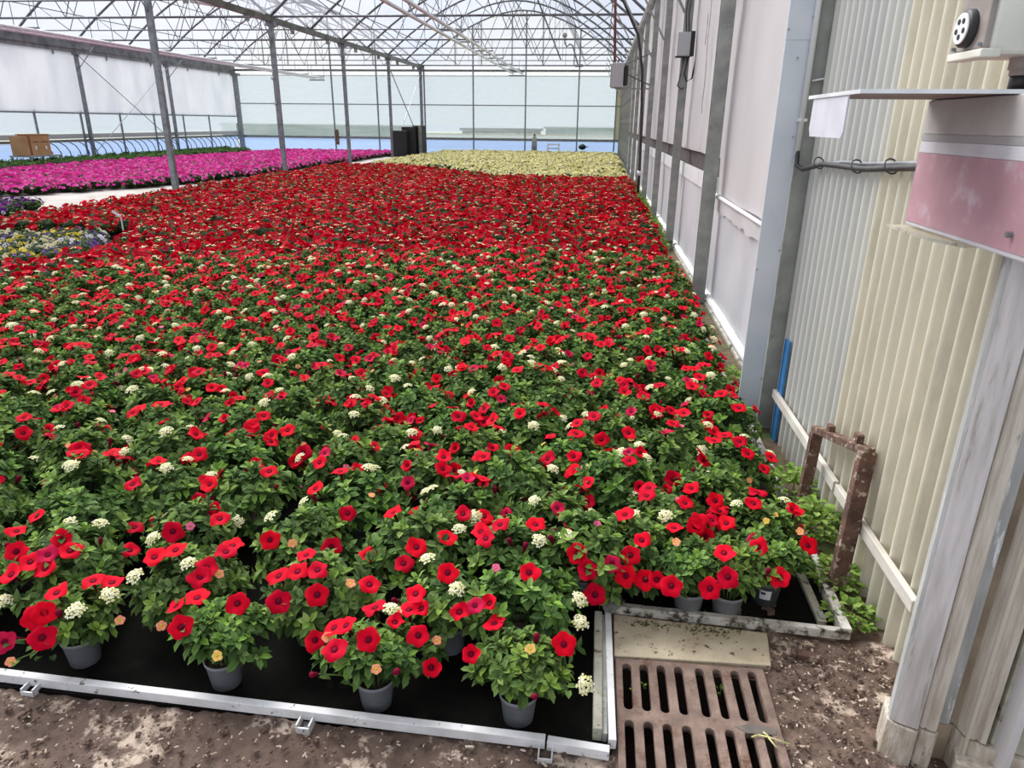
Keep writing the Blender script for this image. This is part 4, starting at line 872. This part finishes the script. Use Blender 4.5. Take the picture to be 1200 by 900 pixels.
NEAR = [(n_, x, y) for n_, (d, x, y, ri, ci) in enumerate(spots) if ri < 5]
for n_, (d, x, y, ri, ci) in enumerate(spots):
    if ri < 3: HEROES[n_] = []
for it in BLOOMS.split(';'):
    kf, bx, by, bz = it.split(); p_ = Vector((float(bx), float(by), float(bz)))
    n_, x, y = min(NEAR, key=lambda q: (q[1]-p_.x)**2+(q[2]-p_.y)**2)
    tc_ = (Vector((-.3, -.6, 1.0))).normalized(); o_ = Vector((p_.x-x, p_.y-y, .08)).normalized()
    nn = (Vector((p_.x*-.35, -.72, .62)) + o_*.25) if kf[1] == 'f' else (Vector((rng.uniform(-.3,.3), -.22, 1)) + o_*.4)
    HEROES.setdefault(n_, []).append((kf[0], p_+nn.normalized()*.012, nn, rng.uniform(.92, 1.06)))
LOOK = {}
for n_, (d, x, y, ri, ci) in enumerate(spots[:300]):
    r = random.Random(int(x*1000)*7919+int(y*1000))
    hero = HEROES.get(n_)
    far = min(1, max(0, (y-2.5)/4))
    nr = r.choice((6,7,8,9)) + int(far*r.uniform(6,13)); nc = r.choice((1,1,2,2,3,4)); npc = r.choice((0,1,1,1,2))
    if y < 2.3: nr = r.choice((3,4,5))
    if ri < 3: nr = nc = npc = 0
    t = make_plant(x, y, n_, nr, nc, npc, r, hero, r.uniform(.96, 1.04) if ri == 0 or (ri == 2 and x > .3) else r.uniform(1.06, 1.22), POTD if (x > .6 and y < 2.3) else POT, ri == 0 or (ri == 2 and x > .3))
    front = ri == 0
    if ri == 0: lab = f'potted red petunias, {ORD[ci]} from the drain in the front row by the white rail'
    elif x > .6 and y < 2.3: lab = 'red petunias in a dark pot with a white label at the corner by the wall'
    else: lab = f'potted red petunias, {ORD[ci]} from the right wall in the {ORD[ri]} row behind the front rail'
    tag(t, lab, 'plant', 'potted red petunias of the near bed')
    if x > .6 and y < 2.3:
        q = MB(); 
        for i in range(7):
            a = R(-125+7*i); q.v += [(.0505*math.cos(a)*.985, .0505*math.sin(a)*.985, .036), (.0553*math.cos(a), .0553*math.sin(a), .076)]
        q.f = [(2*i, 2*i+2, 2*i+3, 2*i+1) for i in range(6)]; o = q.build('care_label', MT['label'], t); o['label'] = 'white printed label'
        q = MB()
        for i in range(4):
            a = R(-120+5.5*i); q.v += [(.0548*math.cos(a), .0548*math.sin(a), .059), (.0556*math.cos(a), .0556*math.sin(a), .069)]
        q.f = [(2*i, 2*i+2, 2*i+3, 2*i+1) for i in range(3)]; q.build('print_block', MT['ink'], t)
# ---- massed plants further off: one mesh per planting
def tris(m):
    T = []
    for f in m.f:
        for i in range(1, len(f)-1): T.append((f[0], f[i], f[i+1]))
    return np.array(m.v, 'f'), np.array(T, 'i'), np.array([c[:3] for c in m.c], 'f')
def lod(seed, nleaf, blooms, rad, hgt, z0, lf, br, det=8, cols=DARKG+GREEN[:1], core=True, ncream=0, lo=.0):
    r = random.Random(seed); m = MB()
    if core:
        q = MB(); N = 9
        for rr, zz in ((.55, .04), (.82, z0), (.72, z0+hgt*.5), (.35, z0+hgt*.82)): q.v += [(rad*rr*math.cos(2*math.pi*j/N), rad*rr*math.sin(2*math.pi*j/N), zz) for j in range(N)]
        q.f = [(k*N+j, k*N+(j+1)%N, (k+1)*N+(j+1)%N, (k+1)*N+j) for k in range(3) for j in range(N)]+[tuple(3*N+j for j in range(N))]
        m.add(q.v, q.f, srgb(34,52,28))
    for k in range(nleaf):
        a = r.uniform(0, 6.28); e = math.asin(r.uniform(-.35, 1)); b = dome(a, e, rad*r.uniform(.75,1), hgt*r.uniform(.8,1), z0)
        leaf(m, b, (math.cos(a)*r.uniform(-.3,1), math.sin(a)*r.uniform(-.3,1), r.uniform(-.2,.7)), (r.uniform(-.4,.4), r.uniform(-.4,.4), 1), lf*r.uniform(.7,1.2), lf*.6, r.choice(cols), .15, .25, det=1)
    def disc(c, rr, cc, throat):
        a = r.uniform(0, 6.28); e = math.asin(r.uniform(lo, 1)); b = dome(a, e, rad, hgt*1.05, z0)+Vector((0,0,.012))
        n = Vector((math.cos(e)*math.cos(a)+r.uniform(-.5,.5), math.cos(e)*math.sin(a)+r.uniform(-.7,.3), .7+r.uniform(-.2,.4))).normalized(); u = n.orthogonal().normalized(); w = n.cross(u); k0 = len(m.v)
        m.v.append(tuple(b-n*rr*.3)); m.c.append(throat)
        for j in range(det):
            t = 2*math.pi*j/det; s = rr*r.uniform(.85,1.12); m.v.append(tuple(b+(u*math.cos(t)+w*math.sin(t))*s+n*r.uniform(-.12,.12)*rr)); m.c.append(cc)
        m.f += [(k0, k0+1+j, k0+1+(j+1) % det) for j in range(det)]
    for cc, th, n_, rr in blooms:
        for _ in range(n_): disc(None, rr*r.uniform(.85,1.1), r.choice(cc) if isinstance(cc, list) else cc, th)
    for _ in range(ncream):
        a = r.uniform(0, 6.28); e = math.asin(r.uniform(.4, 1)); b = dome(a, e, rad, hgt*1.1, z0)+Vector((0,0,.015))
        for k in range(6):
            p_ = b+Vector((r.gauss(0,.014), r.gauss(0,.014), r.gauss(0,.005))); s = .014; m.add([p_+Vector((s,0,0)), p_+Vector((0,s,.003)), p_+Vector((-s,0,0)), p_+Vector((0,-s,.003))], [(0,1,2,3)], r.choice(CREAM))
    return tris(m)
def mass(name, pts, temps, seed, label, cat='plants', smin=.9, smax=1.12):
    r = random.Random(seed); Vs, Ts, Cs, k = [], [], [], 0
    for x, y, ti in pts:
        V, T, C = temps[ti % len(temps)]; a = r.uniform(0, 6.28); s = r.uniform(smin, smax); ca, sa = math.cos(a)*s, math.sin(a)*s
        P = np.empty_like(V); P[:,0] = V[:,0]*ca-V[:,1]*sa+x; P[:,1] = V[:,0]*sa+V[:,1]*ca+y; P[:,2] = V[:,2]*s
        Vs.append(P); Ts.append(T+k); Cs.append(np.clip(C*r.uniform(.9,1.1), 0, 1)); k += len(V)
    me = big_mesh(name, np.concatenate(Vs), np.concatenate(Ts), np.concatenate(Cs), MT['plant'])
    o = inst(name, me); o['kind'] = 'stuff'; return tag(o, label, cat)
RB = lambda n, rr=.036: [(RED, srgb(110,6,26), n, rr)]
PB = lambda n: [([PEACH, PINKC], YEL, n, .015)]
T_MID = [lod(200+k, 90, RB(20+k % 6, .041)+[(MAG, WINE, 1, .033)]+PB(k % 3), .20, .135, .10, .042, .036, 9, ncream=(3,2,2,1,4,3)[k % 6]) for k in range(10)]
T_FAR = [lod(300+k, 46, RB(18+k % 5, .046)+[(MAG, WINE, 1, .036)], .21, .135, .10, .055, .04, 6, ncream=(2,3,1,1,3,2)[k % 6]) for k in range(8)]
rest = spots[300:]
mid = [(x, y, rp.randrange(10)) for d, x, y, _, _ in rest if y < 11]; farp = [(x, y, rp.randrange(8)) for d, x, y, _, _ in rest if y >= 11 and not (y > 20.3 and x > -4.4)]
beside = [(x, y, rp.randrange(10)) for row in rows for x, y in row if y < 7 and not in_view(x, y) and in_view(x, y, 700) and x < 0 and math.hypot(x, y) > 3.1]
mass('petunia_planting', mid + beside, T_MID, 5, 'red petunias massed in the middle of the bed behind the nearer pots')
# far red field with its stepped back edge
yy = 20.9; kk = 0
while yy < 26.5:
    x = -3.4-.2*(kk % 2)-(yy-20.9)*.9
    while x > -8.95:
        if yy < 24.6-.0*x: farp.append((x+rp.uniform(-.05,.05), yy, rp.randrange(8)))
        x -= .4
    kk += 1; yy += .26
mass('petunia_planting', farp, T_FAR, 6, 'red petunias massed at the far end of the bed before the yellow ones')
# ---- individuals of the smaller kinds (one mesh each, seen too small for parts)
def lod_mesh(name, t): return big_mesh(name, *t, MT['plant'])
def field(poly, dx, dy, seed, jit=.05):
    r = random.Random(seed); xs = [p[0] for p in poly]; ys = [p[1] for p in poly]; out = []; y = min(ys); k = 0
    while y < max(ys):
        x = max(xs)-(dx/2 if k % 2 else 0); cc = 0
        while x > min(xs):
            X, Y = x+r.uniform(-jit,jit), y+r.uniform(-jit,jit)
            if in_poly(X, Y, poly) and in_view(X, Y, 30): out.append((X, Y, r.randrange(6), k, cc)); cc += 1
            x -= dx
        y += dy; k += 1
    ks = {k_: i for i, k_ in enumerate(sorted({p[3] for p in out}))}
    return sorted([(a, b, c, ks[d], e) for a, b, c, d, e in out], key=lambda p: math.hypot(p[0], p[1]))
def planting(name, massname, temps, pts, n, lab, edge_lab, group, mlab, cat='plant', edge=None):
    ms_ = [lod_mesh(name, t) for t in temps]; r = random.Random(len(pts))
    for k, (x, y, i, rw, cn) in enumerate([q if len(q) == 5 else (*q, 0, k_) for k_, q in enumerate(pts[:n])]):
        o = inst(name, ms_[i % len(ms_)], None, Matrix.Translation((x, y, 0)) @ Matrix.Rotation(r.uniform(0, 6.28), 4, 'Z') @ Matrix.Scale(r.uniform(.9,1.1), 4))
        lb = edge_lab if edge and edge(x, y) else lab; tag(o, lb.format(c=ORD[min(cn, 98)], r=ORD[min(rw, 98)]), cat, group)
    if len(pts) > n: mass(massname, [q[:3] for q in pts[n:]], temps, 9, mlab)
PK = [srgb(236,52,168), srgb(224,40,150), srgb(246,96,188), srgb(250,150,208)]
T_PINK = [lod(400+k, 26, [(PK, srgb(214,60,150), 21+k % 4, .045)], .23, .13, .10, .06, .04, 6) for k in range(6)]
PINK = [(-15.2,12.6),(-12.7,14.05),(-11.25,16.3),(-10.45,18.6),(-10.25,24),(-10.2,36.5),(-16.0,36.5),(-17.4,22),(-17.4,13)]
pts = field(PINK, .40, .28, 31)
def pk_edge(x, y): return x > -10.75 or (y < 17 and y < 12.6+.62*(x+15.2)+.75)
planting('pink_petunia', 'pink_petunia_planting', T_PINK, pts, 300, 'pink petunia inside the pink bed, {c} from the path in its {r} row', 'pink petunia on the dark bed edge, {c} from the path in its {r} row', 'pink petunias of the far bed', 'pink petunias massed at the far end of the pink bed', edge=pk_edge)
YW = [srgb(246,238,176), srgb(250,246,208), srgb(244,232,146), srgb(244,230,204)]
T_YEL = [lod(500+k, 34, [(YW, srgb(206,196,110), 26+k % 5, .037)], .21, .125, .10, .055, .04, 6, cols=[srgb(120,136,70), srgb(96,116,58)]) for k in range(6)]
YEL_P = [(.72,20.75),(.72,38.9),(-8.1,38.9),(-8.4,26.5),(-7.6,25.2),(-5.2,24.7),(-3.3,20.9)]
pts = field(YEL_P, .40, .28, 32)
def ye_edge(x, y): return y < 21.5
planting('yellow_petunia', 'yellow_petunia_planting', T_YEL, pts, 300, 'pale yellow petunia, {c} from the near wall in the {r} row behind the red', 'pale yellow petunia bordering the red bed, {c} from the near wall in the {r} row', 'yellow petunias before the gable', 'pale yellow petunias massed at the back by the gable', edge=ye_edge)
T_PUR = [lod(600+k, 36, [([srgb(110,40,150), srgb(84,30,120), srgb(170,40,150), srgb(226,210,230)], srgb(60,20,80), 12, .034)], .19, .12, .10, .055, .04, 7) for k in range(3)]
pts = field([(-9.95,10.75),(-9.95,11.9),(-10.4,12.25),(-13,12.0),(-13,10.5)], .36, .28, 33)
planting('purple_petunia', 'purple_petunia_planting', T_PUR, pts, 60, 'purple petunia on the concrete path, {c} from the clump end in the {r} row', '', 'purple petunias on the path', '')
T_PAN = [lod(700+k, 60, [([c], d, 15, .027), ([srgb(150,120,190), srgb(236,232,236)], srgb(80,40,110), 3, .024)], .17, .11, .09, .05, .03, 8, cols=[srgb(84,104,72), srgb(70,90,62), srgb(104,120,84)]) for k, (c, d) in enumerate(((srgb(92,48,140), srgb(50,20,80)), (srgb(238,214,70), srgb(120,80,20)), (srgb(240,240,240), srgb(170,150,200)), (srgb(140,96,180), srgb(70,30,110)), (srgb(238,216,90), srgb(200,160,40)), (srgb(232,230,214), srgb(220,200,90))))]
pm = [lod_mesh('pansy', t) for t in T_PAN]; PN = ['dark purple', 'bright yellow', 'white', 'lilac', 'golden yellow', 'creamy white']
pp = field([(-5.95,6.95),(-6.0,7.6),(-6.35,8.55),(-6.6,9.1),(-9.2,8.5),(-9.2,5.9),(-6.8,6.7)], .30, .27, 34)
pp.sort(key=lambda q: math.hypot(q[0]+6.62, q[1]-9.3)); cnt = {}
for k, (x, y, i, _, _) in enumerate(pp):
    cnt[i] = cnt.get(i, -1)+1
    o = inst('pansy', pm[i], None, Matrix.Translation((x, y, 0)) @ Matrix.Rotation(rp.uniform(0, 6.28), 4, 'Z')); tag(o, f'{PN[i]} pansy in the red bed, {ORD[cnt[i]]} of its colour from the label stick', 'plant', 'pansies of the patch in the red bed')
T_GRN = [lod(800+k, 90, [([srgb(220,196,200)], srgb(180,150,160), k % 2, .03)], .24, .16, .10, .075, .04, 6, cols=[srgb(88,124,60), srgb(104,140,74), srgb(76,108,54), srgb(120,150,88)]) for k in range(4)]
pts = field([(-17.55,16),(-17.55,36),(-19.9,38),(-20.1,16)], .46, .40, 35)
planting('green_plant', 'green_planting', T_GRN, pts, 300, 'leafy green plant on the far bed, {c} from the pink bed in the {r} row', '', 'leafy green plants by the far wall', 'leafy green plants massed at the far end along the side wall')
T_DRK = [lod(850+k, 40, [], .2, .16, .12, .07, .04, 6, cols=[srgb(70,60,56), srgb(84,82,66), srgb(60,52,50)]) for k in range(2)]
pts = [(-20.15, 26+.85*k, k) for k in range(15)]
planting('dark_plant', 'dark_planting', T_DRK, pts, 40, 'dark leaved pot plant at the far wall foot, {c} from the near end', '', 'dark pot plants by the far wall', '')
# dark green gap strip between red and yellow
pts = [(x+rp.uniform(-.03,.03), 21.0+(-3.3-x)*1.0*.62+rp.uniform(-.1,.1), k) for k, x in enumerate(np.arange(-4.9, -3.2, .22))]
T_GAP = [lod(870+k, 70, [], .2, .14, .1, .05, .04, 6) for k in range(2)]
planting('green_petunia', 'green_petunia_planting', T_GAP, pts, 40, 'flowerless green petunia between red and yellow, {c} from the gutter side', '', 'flowerless petunias', '')
# white plant label stick
t = thing('plant_label', 'white plant label stick standing at the edge of the pansy patch', 'label', (-6.62, 9.30, 0))
MB().box(-.010, .010, -.002, .002, 0, .32).build('stake', MT['label'], t); q = MB(); q.beam((0.005,0,.315), (-.12,0,.385), .004, .035, (0,0,1)); q.build('label_card', MT['label'], t)
